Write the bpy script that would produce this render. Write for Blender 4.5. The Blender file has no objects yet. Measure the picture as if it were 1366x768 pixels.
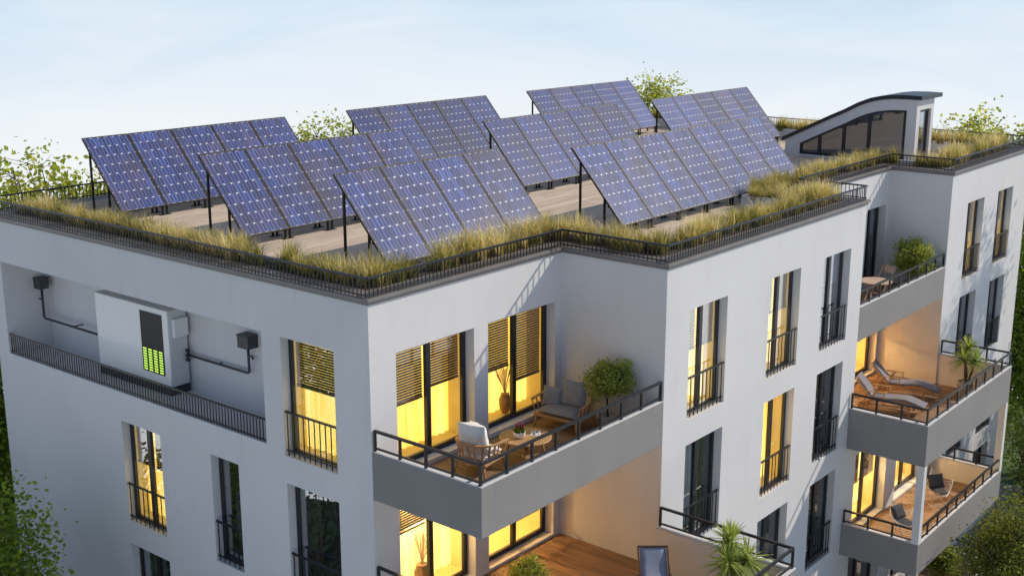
import bpy, math, random
import numpy as np
from mathutils import Vector, Matrix
R = math.radians
sc = bpy.context.scene
col = sc.collection

# ------------------------------------------------------------------ camera
YAW, PITCH, FPX = R(39.17), R(13.96), 1637.4
hd = Vector((math.cos(YAW), math.sin(YAW), 0)); rt = Vector((math.sin(YAW), -math.cos(YAW), 0)); up = Vector((0, 0, 1))
fw = hd*math.cos(PITCH) - up*math.sin(PITCH); cu = hd*math.sin(PITCH) + up*math.cos(PITCH)
cam = bpy.data.cameras.new('camera'); cam.sensor_width = 36; cam.lens = 36*FPX/1366; cam.clip_start = .1; cam.clip_end = 6000
co = bpy.data.objects.new('camera', cam); col.objects.link(co)
m = Matrix((rt, cu, -fw)).transposed().to_4x4(); m.translation = Vector((-14.859, -15.444, 5.611)); co.matrix_world = m
sc.camera = co

# ------------------------------------------------------------------ light
SUN = Vector((1.0, -.56, .80)).normalized()          # towards the sun
elev = math.asin(SUN.z); azim = math.atan2(SUN.x, SUN.y)
sl = bpy.data.lights.new('sun', 'SUN'); sl.energy = 3.7; sl.angle = R(.55); sl.color = (1, .89, .75)
so = bpy.data.objects.new('sun', sl); col.objects.link(so)
so.rotation_euler = (-SUN).to_track_quat('-Z', 'Y').to_euler(); so.location = SUN*60
w = bpy.data.worlds.new('World'); sc.world = w; w.use_nodes = True
nt = w.node_tree; nt.nodes.clear(); N = nt.nodes.new; L = nt.links.new
tc = N('ShaderNodeTexCoord'); sep = N('ShaderNodeSeparateXYZ'); L(tc.outputs['Generated'], sep.inputs[0])
zz = N('ShaderNodeMath'); zz.operation = 'MULTIPLY_ADD'; zz.inputs[1].default_value = .8; zz.inputs[2].default_value = .3; L(sep.outputs['Z'], zz.inputs[0])
zm = N('ShaderNodeMath'); zm.operation = 'MAXIMUM'; zm.inputs[1].default_value = .03; L(zz.outputs[0], zm.inputs[0])
cmb = N('ShaderNodeCombineXYZ'); L(sep.outputs['X'], cmb.inputs[0]); L(sep.outputs['Y'], cmb.inputs[1]); L(zm.outputs[0], cmb.inputs[2])
nrm = N('ShaderNodeVectorMath'); nrm.operation = 'NORMALIZE'; L(cmb.outputs[0], nrm.inputs[0])
sky = N('ShaderNodeTexSky'); sky.sky_type = 'NISHITA'; sky.sun_disc = False; sky.sun_elevation = elev; sky.sun_rotation = azim
sky.air_density = 1.0; sky.dust_density = .1; sky.ozone_density = 3.0
L(nrm.outputs[0], sky.inputs['Vector'])
# thin high cloud, denser towards the lower sky
mp = N('ShaderNodeMapping'); mp.inputs['Rotation'].default_value = (0, 0, R(25)); mp.inputs['Scale'].default_value = (1.2, 2.6, 9.0); L(tc.outputs['Generated'], mp.inputs[0])
nz = N('ShaderNodeTexNoise'); nz.inputs['Scale'].default_value = 1.9; nz.inputs['Detail'].default_value = 9; nz.inputs['Roughness'].default_value = .58; nz.inputs['Distortion'].default_value = .5; L(mp.outputs[0], nz.inputs['Vector'])
cr = N('ShaderNodeMapRange'); cr.inputs[1].default_value = .42; cr.inputs[2].default_value = .74; cr.inputs[3].default_value = 0; cr.inputs[4].default_value = .55; L(nz.outputs[0], cr.inputs[0])
hr = N('ShaderNodeValToRGB'); hr.color_ramp.elements[0].color = (.93, .95, .965, 1); hr.color_ramp.elements[1].color = (.50, .70, .90, 1)   # pale haze low down, light blue above it
hp = N('ShaderNodeMapRange'); hp.inputs[1].default_value = -.15; hp.inputs[2].default_value = .04; L(sep.outputs['Z'], hp.inputs[0]); L(hp.outputs[0], hr.inputs[0])
hs_ = N('ShaderNodeVectorMath'); hs_.operation = 'SCALE'; hs_.inputs['Scale'].default_value = 1/.12; L(hr.outputs[0], hs_.inputs[0])
hz = N('ShaderNodeMapRange'); hz.inputs[1].default_value = .0; hz.inputs[2].default_value = .13; hz.inputs[3].default_value = 1; hz.inputs[4].default_value = 0; L(sep.outputs['Z'], hz.inputs[0])
hm = N('ShaderNodeMix'); hm.data_type = 'RGBA'; L(hz.outputs[0], hm.inputs[0]); L(sky.outputs[0], hm.inputs[6]); L(hs_.outputs[0], hm.inputs[7])
cm = N('ShaderNodeMix'); cm.data_type = 'RGBA'; L(cr.outputs[0], cm.inputs[0]); L(hm.outputs[2], cm.inputs[6]); cm.inputs[7].default_value = (7.9, 8.05, 8.15, 1)
bg = N('ShaderNodeBackground'); bg.inputs[1].default_value = .12; L(cm.outputs[2], bg.inputs[0])
wo = N('ShaderNodeOutputWorld'); L(bg.outputs[0], wo.inputs[0])
vs = sc.view_settings; vs.view_transform = 'Standard'; vs.look = 'None'; vs.exposure = 0; vs.gamma = 1; vs.use_curve_mapping = False
sc.render.engine = 'CYCLES'; sc.cycles.max_bounces = 8; sc.cycles.transparent_max_bounces = 12

# ------------------------------------------------------------------ helpers
MATS = {}
def nodes(name):
    mt = bpy.data.materials.new(name); mt.use_nodes = True; MATS[name] = mt
    t = mt.node_tree; return mt, t, t.nodes['Principled BSDF'], t.nodes.new, t.links.new
def mat(name, c, rough=.6, var=.06, scale=6, bump=0, bscale=60, metal=0, coat=0, spec=.5, stretch=None, rnd=0, c2=None):
    """procedural principled material: noise variation between c and a second tone, optional bump and per-object tone shift"""
    mt, t, b, N, L = nodes(name)
    tc = N('ShaderNodeTexCoord'); src = tc.outputs['Object']
    oi = N('ShaderNodeObjectInfo')
    if rnd:
        ad = N('ShaderNodeVectorMath'); ad.operation = 'MULTIPLY_ADD'
        cb = N('ShaderNodeCombineXYZ'); L(oi.outputs['Random'], cb.inputs[0]); L(oi.outputs['Random'], cb.inputs[1]); L(oi.outputs['Random'], cb.inputs[2])
        L(cb.outputs[0], ad.inputs[0]); ad.inputs[1].default_value = (37, 53, 71); L(src, ad.inputs[2]); src = ad.outputs[0]
    if stretch:
        mp = N('ShaderNodeMapping'); mp.inputs['Scale'].default_value = stretch; L(src, mp.inputs[0]); src = mp.outputs[0]
    nz = N('ShaderNodeTexNoise'); nz.inputs['Scale'].default_value = scale; nz.inputs['Detail'].default_value = 6; L(src, nz.inputs['Vector'])
    rp = N('ShaderNodeValToRGB'); rp.color_ramp.elements[0].position = .3; rp.color_ramp.elements[1].position = .7
    lo = [max(0, x*(1-var)) for x in c]; hi = list(c2) if c2 else [min(1, x*(1+var)) for x in c]
    rp.color_ramp.elements[0].color = (*lo, 1); rp.color_ramp.elements[1].color = (*hi, 1); L(nz.outputs[0], rp.inputs[0])
    out = rp.outputs[0]
    if rnd:
        hs = N('ShaderNodeHueSaturation'); mr = N('ShaderNodeMapRange'); mr.inputs[3].default_value = 1-rnd; mr.inputs[4].default_value = 1+rnd
        L(oi.outputs['Random'], mr.inputs[0]); L(mr.outputs[0], hs.inputs['Value']); L(out, hs.inputs['Color']); out = hs.outputs[0]
    L(out, b.inputs['Base Color'])
    b.inputs['Roughness'].default_value = rough; b.inputs['Metallic'].default_value = metal
    b.inputs['Coat Weight'].default_value = coat; b.inputs['Specular IOR Level'].default_value = spec
    if bump:
        n2 = N('ShaderNodeTexNoise'); n2.inputs['Scale'].default_value = bscale; n2.inputs['Detail'].default_value = 4; L(src, n2.inputs['Vector'])
        bp = N('ShaderNodeBump'); bp.inputs['Strength'].default_value = bump; bp.inputs['Distance'].default_value = .01; L(n2.outputs[0], bp.inputs['Height']); L(bp.outputs[0], b.inputs['Normal'])
    return mt
def leafmat(name, a, b_, trans=.45, ca=None):
    mt, t, p, N, L = nodes(name)
    at = N('ShaderNodeAttribute'); at.attribute_name = 'tint'
    rp = N('ShaderNodeValToRGB'); rp.color_ramp.elements[0].color = (*a, 1); rp.color_ramp.elements[1].color = (*b_, 1)
    if ca: e = rp.color_ramp.elements.new(.5); e.color = (*ca, 1)
    L(at.outputs['Fac'], rp.inputs[0]); L(rp.outputs[0], p.inputs['Base Color']); p.inputs['Roughness'].default_value = .55; p.inputs['Specular IOR Level'].default_value = .3
    tr = N('ShaderNodeBsdfTranslucent'); mu = N('ShaderNodeMix'); mu.data_type = 'RGBA'; mu.blend_type = 'MULTIPLY'; mu.inputs[0].default_value = 1
    L(rp.outputs[0], mu.inputs[6]); mu.inputs[7].default_value = (1.5, 1.5, .8, 1); L(mu.outputs[2], tr.inputs[0])
    ms = N('ShaderNodeMixShader'); ms.inputs[0].default_value = trans
    L(p.outputs[0], ms.inputs[1]); L(tr.outputs[0], ms.inputs[2]); L(ms.outputs[0], t.nodes['Material Output'].inputs[0])
    return mt
def glassmat(name, tint, base, f):
    mt, t, p, N, L = nodes(name)
    t.nodes.remove(p)
    tr = N('ShaderNodeBsdfTransparent'); tr.inputs[0].default_value = (*tint, 1)
    gl = N('ShaderNodeBsdfGlossy'); gl.inputs['Roughness'].default_value = .006; gl.inputs[0].default_value = (.93, .96, 1, 1)
    lw0 = N('ShaderNodeLayerWeight'); lw0.inputs[0].default_value = .5; lw = N('ShaderNodeMath'); lw.operation = 'POWER'; lw.inputs[1].default_value = 4; L(lw0.outputs['Facing'], lw.inputs[0])
    mr = N('ShaderNodeMath'); mr.operation = 'MULTIPLY_ADD'; mr.inputs[1].default_value = f; mr.inputs[2].default_value = base; mr.use_clamp = True; L(lw.outputs[0], mr.inputs[0])
    tcn = N('ShaderNodeTexCoord'); n2 = N('ShaderNodeTexNoise'); n2.inputs['Scale'].default_value = 1.1; L(tcn.outputs['Object'], n2.inputs['Vector'])
    bp = N('ShaderNodeBump'); bp.inputs['Strength'].default_value = .05; bp.inputs['Distance'].default_value = .05; L(n2.outputs[0], bp.inputs['Height']); L(bp.outputs[0], gl.inputs['Normal'])
    ms = N('ShaderNodeMixShader'); L(mr.outputs[0], ms.inputs[0]); L(tr.outputs[0], ms.inputs[1]); L(gl.outputs[0], ms.inputs[2]); L(ms.outputs[0], t.nodes['Material Output'].inputs[0])
    return mt
def litmat(name, c1, c2, s):
    mt, t, p, N, L = nodes(name)
    tcn = N('ShaderNodeTexCoord'); mp = N('ShaderNodeMapping'); mp.inputs['Scale'].default_value = (9, 9, .35); L(tcn.outputs['Object'], mp.inputs[0])
    nz = N('ShaderNodeTexNoise'); nz.inputs['Scale'].default_value = 1.0; nz.inputs['Detail'].default_value = 4; L(mp.outputs[0], nz.inputs['Vector'])
    rp = N('ShaderNodeValToRGB'); rp.color_ramp.elements[0].position = .33; rp.color_ramp.elements[1].position = .66
    rp.color_ramp.elements[0].color = (*c1, 1); rp.color_ramp.elements[1].color = (*c2, 1); L(nz.outputs[0], rp.inputs[0])
    p.inputs['Base Color'].default_value = (.6, .5, .3, 1); p.inputs['Roughness'].default_value = .9
    L(rp.outputs[0], p.inputs['Emission Color']); p.inputs['Emission Strength'].default_value = s
    return mt

class MB:
    def __init__(s): s.v = []; s.f = []
    def quad(s, a, b, c, d):
        n = len(s.v); s.v += [tuple(a), tuple(b), tuple(c), tuple(d)]; s.f.append((n, n+1, n+2, n+3)); return s
    def box(s, a, b):
        x0, y0, z0 = [min(p, q) for p, q in zip(a, b)]; x1, y1, z1 = [max(p, q) for p, q in zip(a, b)]
        n = len(s.v)
        s.v += [(x0,y0,z0),(x1,y0,z0),(x1,y1,z0),(x0,y1,z0),(x0,y0,z1),(x1,y0,z1),(x1,y1,z1),(x0,y1,z1)]
        s.f += [tuple(n+i for i in q) for q in ((3,2,1,0),(4,5,6,7),(0,1,5,4),(1,2,6,5),(2,3,7,6),(3,0,4,7))]
        return s
    def bar(s, p, q, wd, ht=None, upv=(0,0,1)):
        """rectangular bar from p to q"""
        ht = ht or wd; p = Vector(p); q = Vector(q); d = (q-p).normalized(); u = Vector(upv)
        if abs(d.dot(u)) > .99: u = Vector((1,0,0))
        sd = d.cross(u).normalized()*wd/2; uu = sd.cross(d).normalized()*ht/2
        n = len(s.v)
        for e in (p, q):
            for a, b in ((-1,-1),(1,-1),(1,1),(-1,1)): s.v.append(tuple(e + sd*a + uu*b))
        s.f += [tuple(n+i for i in r) for r in ((3,2,1,0),(4,5,6,7),(0,1,5,4),(1,2,6,5),(2,3,7,6),(3,0,4,7))]
        return s
    def tube(s, pts, rad, k=6, cap=True):
        pts = [Vector(p) for p in pts]; rad = rad if isinstance(rad, (list, tuple)) else [rad]*len(pts)
        n = len(s.v); pu = None
        for i, p in enumerate(pts):
            d = (pts[min(i+1, len(pts)-1)] - pts[max(i-1, 0)]).normalized()
            u = Vector((0,0,1)) if pu is None else pu
            if abs(d.dot(u)) > .98 and pu is None: u = Vector((1,0,0))
            a = d.cross(u).normalized(); b = a.cross(d).normalized(); pu = b
            for j in range(k):
                t = 2*math.pi*j/k; s.v.append(tuple(p + (a*math.cos(t) + b*math.sin(t))*rad[i]))
        for i in range(len(pts)-1):
            for j in range(k):
                s.f.append((n+i*k+j, n+i*k+(j+1) % k, n+(i+1)*k+(j+1) % k, n+(i+1)*k+j))
        if cap:
            s.f.append(tuple(n+j for j in range(k))[::-1]); s.f.append(tuple(n+(len(pts)-1)*k+j for j in range(k)))
        return s
    def lathe(s, prof, c=(0,0,0), k=24):
        n = len(s.v)
        for r, z in prof:
            for j in range(k):
                t = 2*math.pi*j/k; s.v.append((c[0]+r*math.cos(t), c[1]+r*math.sin(t), c[2]+z))
        for i in range(len(prof)-1):
            for j in range(k):
                s.f.append((n+i*k+j, n+i*k+(j+1) % k, n+(i+1)*k+(j+1) % k, n+(i+1)*k+j))
        s.f.append(tuple(n+j for j in range(k))[::-1]); s.f.append(tuple(n+(len(prof)-1)*k+j for j in range(k)))
        return s
    def prism(s, poly, z0, z1):
        n = len(s.v); k = len(poly)
        s.v += [(x, y, z0) for x, y in poly] + [(x, y, z1) for x, y in poly]
        s.f.append(tuple(range(n+k-1, n-1, -1))); s.f.append(tuple(range(n+k, n+2*k)))
        for i in range(k): s.f.append((n+i, n+(i+1) % k, n+k+(i+1) % k, n+k+i))
        return s
    def surf(s, fn, nu, nv):
        """parametric sheet fn(u,v) with u,v in 0..1"""
        n = len(s.v)
        for i in range(nu+1):
            for j in range(nv+1): s.v.append(tuple(fn(i/nu, j/nv)))
        for i in range(nu):
            for j in range(nv):
                a = n+i*(nv+1)+j; s.f.append((a, a+nv+1, a+nv+2, a+1))
        return s
    def pillow(s, M, wd, ht, th, k=10, pinch=.10):
        """cushion in local frame M: width x, height z, thickness y"""
        for sg in (-1, 1):
            n = len(s.v)
            for i in range(k+1):
                for j in range(k+1):
                    a = -1+2*i/k; b = -1+2*j/k
                    e = (max(0, 1-a**4)*max(0, 1-b**4))**.5
                    q = 1 - pinch*((1-a*a)*abs(b)**3 + (1-b*b)*abs(a)**3)*.8
                    cr_ = .05*math.sin(7*a+3*b)*e*math.sin(5*b+a)
                    s.v.append(tuple(M @ Vector((a*wd/2*q, sg*(e+cr_)*th/2, b*ht/2*q))))
            for i in range(k):
                for j in range(k):
                    a = n+i*(k+1)+j; f = (a, a+k+1, a+k+2, a+1); s.f.append(f if sg < 0 else f[::-1])
        return s
    def mesh(s, name):
        me = bpy.data.meshes.new(name); me.from_pydata(s.v, [], s.f); me.update(); return me
    def build(s, name, material, parent=None, smooth=False, bevel=0, kind=None, label=None):
        me = s.mesh(name); me.materials.append(MATS[material])
        if smooth: me.polygons.foreach_set('use_smooth', [True]*len(me.polygons))
        o = bpy.data.objects.new(name, me); col.objects.link(o); o.parent = parent
        if bevel:
            b = o.modifiers.new('bevel', 'BEVEL'); b.width = bevel; b.segments = 2; b.limit_method = 'ANGLE'
        if kind: o['kind'] = kind
        if label: o['label'] = label
        return o
def tag(o, label, cat, group=None):
    o['label'] = label; o['category'] = cat
    if group: o['group'] = group
    return o
def thing(name, label, cat, loc=(0,0,0), rz=0, group=None):
    o = bpy.data.objects.new(name, None); col.objects.link(o); o.location = loc; o.rotation_euler = (0,0,rz)
    o.empty_display_size = .2
    return tag(o, label, cat, group)
def inst(name, me, parent, loc=(0,0,0), rot=None, kind=None):
    o = bpy.data.objects.new(name, me); col.objects.link(o); o.parent = parent; o.location = loc
    if rot: o.rotation_euler = rot
    if kind: o['kind'] = kind
    return o
def meshnp(name, V, F, tint, material, parent=None, kind=None, smooth=False):
    """numpy mesh: V (n,3), F (m,4) quads, tint per face"""
    me = bpy.data.meshes.new(name); me.vertices.add(len(V)); me.vertices.foreach_set('co', np.ascontiguousarray(V, dtype=np.float32).ravel())
    k = F.shape[1]
    me.loops.add(F.size); me.loops.foreach_set('vertex_index', np.ascontiguousarray(F, dtype=np.int32).ravel())
    me.polygons.add(len(F)); me.polygons.foreach_set('loop_start', np.arange(0, F.size, k, dtype=np.int32))
    at = me.attributes.new('tint', 'FLOAT', 'FACE'); at.data.foreach_set('value', np.ascontiguousarray(tint, dtype=np.float32))
    me.update(calc_edges=True); me.materials.append(MATS[material])
    if smooth: me.polygons.foreach_set('use_smooth', [True]*len(me.polygons))
    o = bpy.data.objects.new(name, me); col.objects.link(o); o.parent = parent
    if kind: o['kind'] = kind
    return o

# ------------------------------------------------------------------ materials
mat('stucco', (.665, .66, .665), .85, .035, .55, .25, 90)
def weather(mt, amt, sc_=(2.2, 2.2, .16)):
    t = mt.node_tree; b = t.nodes['Principled BSDF']; N = t.nodes.new; L = t.links.new
    src = b.inputs['Base Color'].links[0].from_socket
    tcn = N('ShaderNodeTexCoord'); mp = N('ShaderNodeMapping'); mp.inputs['Scale'].default_value = sc_; L(tcn.outputs['Object'], mp.inputs[0])
    nz = N('ShaderNodeTexNoise'); nz.inputs['Scale'].default_value = 2.2; nz.inputs['Detail'].default_value = 8; nz.inputs['Roughness'].default_value = .65; L(mp.outputs[0], nz.inputs['Vector'])
    mr = N('ShaderNodeMapRange'); mr.inputs[1].default_value = .5; mr.inputs[2].default_value = .8; mr.inputs[3].default_value = 0; mr.inputs[4].default_value = amt; L(nz.outputs[0], mr.inputs[0])
    mx = N('ShaderNodeMix'); mx.data_type = 'RGBA'; mx.blend_type = 'MULTIPLY'; L(mr.outputs[0], mx.inputs[0]); L(src, mx.inputs[6]); mx.inputs[7].default_value = (.62, .60, .56, 1); L(mx.outputs[2], b.inputs['Base Color'])
weather(MATS['stucco'], .15, (1.1, 1.1, .14))
mat('stucco_grey', (.255, .247, .242), .85, .05, .8, .25, 90)
weather(MATS['stucco_grey'], .22, (1.1, 1.1, .2))
mat('soffit', (.55, .54, .53), .85, .04, .8, .15, 90)
mat('coping', (.19, .175, .17), .45, .12, 2.5, .05, 40)
mat('dark_metal', (.022, .024, .031), .38, .2, 8, 0, metal=.3)
mat('frame_metal', (.014, .016, .024), .35, .2, 8, 0)
mat('panel_frame', (.016, .013, .008), .5, .2, 6, 0, spec=.3)
mat('roof_wood', (.60, .49, .375), .75, .22, 3.0, .15, 14, stretch=(.35, 6, 6), rnd=.13)
mat('deck_wood', (.27, .165, .095), .6, .25, 3.0, .15, 14, stretch=(6, .4, 6), rnd=.16)
mat('teak', (.46, .265, .12), .5, .22, 4.0, .08, 20, stretch=(1.5, 1.5, 5))
mat('dark_wood', (.10, .055, .03), .5, .2, 5.0)
mat('pale_wood', (.52, .37, .27), .55, .12, 5.0)
mat('soil', (.06, .045, .03), .95, .4, 9, .6, 30)
mat('ground_paving', (.22, .22, .20), .9, .2, .35, .2, 8)
mat('lawn', (.07, .11, .03), .95, .4, .6, .4, 9)
mat('cushion_grey', (.24, .245, .26), .9, .08, 8, .3, 160)
mat('cushion_white', (.74, .72, .70), .9, .05, 8, .3, 160)
mat('cushion_dark', (.065, .067, .075), .9, .12, 8, .3, 160)
mat('cushion_lilac', (.24, .235, .27), .9, .08, 8, .3, 160)
mat('sling_blue', (.30, .34, .45), .85, .08, 6, .2, 160)
mat('wire_white', (.72, .70, .68), .4, .05, 6)
mat('ceramic_white', (.78, .77, .76), .35, .03, 6, coat=.3)
mat('terracotta', (.30, .19, .12), .8, .2, 7)
mat('stone_pot', (.42, .38, .33), .8, .12, 7, .2, 30)
mat('cabinet_white', (.78, .79, .80), .32, .02, 1, coat=.2)
mat('cabinet_grey', (.62, .63, .65), .4, .03, 2)
mat('cabinet_plinth', (.035, .036, .04), .6, .1, 4)
mat('screen_black', (.008, .008, .014), .4, .1, 3, spec=.25)
mat('box_plastic', (.045, .05, .06), .5, .1, 6)
mat('slat', (.03, .016, .007), .55, .15, 6)
mat('slat_white', (.55, .58, .66), .5, .08, 6)
mat('curtain_grey', (.42, .43, .46), .9, .35, 3, stretch=(6, 6, .3))
mat('curtain_brown', (.19, .13, .10), .9, .3, 3, stretch=(6, 6, .3))
mat('room_unlit_tone', (.05, .05, .055), .9, .2, 2)
mat('room_lit_tone', (.70, .58, .30), .9, .1, 2)
mat('bark', (.09, .065, .045), .9, .3, 12, .6, 25)
mat('bark_black', (.02, .018, .016), .8, .3, 12)
mat('paper', (.75, .73, .70), .6, .04, 6)
mat('backsheet', (.62, .64, .70), .45, .04, 4)
mat('petal', (.22, .01, .03), .6, .3, 20)
litmat('glowing_curtain', (1, .48, .03), (1, .78, .19), 1.7)  # curtains emit by themselves, imitating room light shining through the folds
litmat('glowing_curtain_pale', (1, .62, .07), (1, .86, .30), 1.8)
litmat('lit_segment', (.50, .95, .03), (.56, 1, .05), .95)
litmat('lit_bulb', (1, .74, .35), (1, .78, .4), 12)
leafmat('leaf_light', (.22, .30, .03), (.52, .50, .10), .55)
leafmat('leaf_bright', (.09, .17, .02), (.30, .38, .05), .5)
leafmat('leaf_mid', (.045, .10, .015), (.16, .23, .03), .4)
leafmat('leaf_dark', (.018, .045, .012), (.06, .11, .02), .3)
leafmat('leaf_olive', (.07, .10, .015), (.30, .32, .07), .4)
leafmat('leaf_potted', (.12, .17, .025), (.40, .43, .10), .45)
leafmat('leaf_yucca', (.12, .19, .035), (.48, .54, .16), .4)
leafmat('grass_blade', (.11, .15, .03), (.86, .76, .55), .42, (.46, .37, .13))
glassmat('glass', (.97, .98, .99), .05, .8)
glassmat('glass_sky', (.96, .97, .98), .30, .7)
glassmat('glass_dim', (.55, .57, .62), .16, .9)

# solar cell: blue silicon with thin silver busbars running down the module, clear cover gloss
mt, t, b, N, L = nodes('solar_cell')
tcn = N('ShaderNodeTexCoord'); sp = N('ShaderNodeSeparateXYZ'); L(tcn.outputs['Object'], sp.inputs[0])
geo = N('ShaderNodeNewGeometry')
def mth(op, a, bb=None, clamp=False):
    n = N('ShaderNodeMath'); n.operation = op; n.use_clamp = clamp
    for i, x in enumerate((a, bb)):
        if x is None: continue
        if isinstance(x, (int, float)): n.inputs[i].default_value = x
        else: L(x, n.inputs[i])
    return n.outputs[0]
u = mth('MULTIPLY', sp.outputs['X'], 1/.205*2.0)
fr = mth('ABSOLUTE', mth('SUBTRACT', mth('FRACT', mth('ADD', u, 40.0)), .5))
bus = mth('LESS_THAN', fr, .035)
mpn = N('ShaderNodeMapping'); mpn.inputs['Scale'].default_value = (85, .3, .3); L(geo.outputs['Position'], mpn.inputs[0])
nzz = N('ShaderNodeTexNoise'); nzz.inputs['Scale'].default_value = 1; nzz.inputs['Detail'].default_value = 2; L(mpn.outputs[0], nzz.inputs['Vector'])
nz2 = N('ShaderNodeTexNoise'); nz2.inputs['Scale'].default_value = 1.1; nz2.inputs['Detail'].default_value = 2; L(geo.outputs['Position'], nz2.inputs['Vector'])
rp = N('ShaderNodeValToRGB'); rp.color_ramp.elements[0].position = .38; rp.color_ramp.elements[1].position = .64
rp.color_ramp.elements[0].color = (.006, .012, .065, 1); rp.color_ramp.elements[1].color = (.065, .11, .40, 1); L(nzz.outputs[0], rp.inputs[0])
mx = N('ShaderNodeMix'); mx.data_type = 'RGBA'; L(mth('MULTIPLY', mth('SUBTRACT', nz2.outputs[0], .38), 2.6, True), mx.inputs[0]); L(rp.outputs[0], mx.inputs[6]); mx.inputs[7].default_value = (.075, .06, .115, 1)  # warm patches in the base colour imitate cloud reflections
m2 = N('ShaderNodeMix'); m2.data_type = 'RGBA'; L(mth('MULTIPLY', bus, .7), m2.inputs[0]); L(mx.outputs[2], m2.inputs[6]); m2.inputs[7].default_value = (.50, .54, .70, 1)
oi = N('ShaderNodeObjectInfo'); hv = N('ShaderNodeHueSaturation'); L(mth('ADD', mth('MULTIPLY', oi.outputs['Random'], .5), .72), hv.inputs['Value']); L(m2.outputs[2], hv.inputs['Color'])
L(hv.outputs[0], b.inputs['Base Color']); b.inputs['Roughness'].default_value = .5; b.inputs['Coat Weight'].default_value = 1; b.inputs['Coat IOR'].default_value = 1.6; b.inputs['Coat Roughness'].default_value = .11; b.inputs['Specular IOR Level'].default_value = .1

# ------------------------------------------------------------------ ground and terrain (unseen slope, shaped to fall away so sky shows and reflects in windows)
GZ = -13.2
def ground_z(r): return GZ - .5*max(0, r-30) - (.03*max(0, min(r, 40)-26)**1.5)
V, F = [(13., 4., GZ)], []
rings = [12, 22, 26, 30, 34, 40, 50, 75, 90, 110, 140, 180, 240, 320, 450, 700, 1200, 2200, 4000]; K = 64
for r in rings:
    for j in range(K):
        a = 2*math.pi*j/K; V.append((13+r*math.cos(a), 4+r*math.sin(a), ground_z(r)))
for j in range(K): F.append((0, 1+j, 1+(j+1) % K))
for i in range(len(rings)-1):
    for j in range(K): F.append((1+i*K+j, 1+(i+1)*K+j, 1+(i+1)*K+(j+1) % K, 1+i*K+(j+1) % K))
g = MB(); g.v = V; g.f = F
go = g.build('ground', 'lawn', kind='structure', smooth=True)
pv = MB().box((-2.5, -9, GZ-.1), (31.5, 16, GZ+.02)).build('pavement', 'ground_paving', kind='structure')

# ------------------------------------------------------------------ apartment building
FH = 3.03; Y2 = -2.66; X1 = 5.8; X2 = 15.5; YR = -.72; X3 = 21.75; XE = 29.1; YB = 13.38
BLD = thing('apartment_building', 'white stucco apartment block with stepped bays, balconies and a flat roof of solar arrays', 'building')
def P(pl, pos, u, d, z): return (u, pos+d, z) if pl == 'Y' else (pos+d, u, z)
def wall(pl, pos, u0, u1, z0, z1, holes, depth=.26, material='stucco', name='facade_wall'):
    us = sorted({u0, u1, *[h[0] for h in holes], *[h[1] for h in holes]}); zs = sorted({z0, z1, *[h[2] for h in holes], *[h[3] for h in holes]})
    b = MB()
    def inh(a, c): return any(h[0] < a < h[1] and h[2] < c < h[3] for h in holes)
    for i in range(len(us)-1):
        for j in range(len(zs)-1):
            if inh((us[i]+us[i+1])/2, (zs[j]+zs[j+1])/2): continue
            for d in (0, depth):
                b.quad(P(pl, pos, us[i], d, zs[j]), P(pl, pos, us[i+1], d, zs[j]), P(pl, pos, us[i+1], d, zs[j+1]), P(pl, pos, us[i], d, zs[j+1]))
    for a, c, e, f in holes:
        for p, q in (((a, e), (a, f)), ((c, e), (c, f)), ((a, e), (c, e)), ((a, f), (c, f))):
            b.quad(P(pl, pos, p[0], 0, p[1]), P(pl, pos, q[0], 0, q[1]), P(pl, pos, q[0], depth, q[1]), P(pl, pos, p[0], depth, p[1]))
    return b.build(name, material, BLD)
def pbox(b, pl, pos, u0, u1, d0, d1, z0, z1): return b.box(P(pl, pos, u0, d0, z0), P(pl, pos, u1, d1, z1))
MESHC = {}
def bmesh_box(key, sx, sy, sz, material):
    if key not in MESHC:
        me = MB().box((-sx/2, -sy/2, 0), (sx/2, sy/2, sz)).mesh(key); me.materials.append(MATS[material]); MESHC[key] = me
    return MESHC[key]
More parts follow.
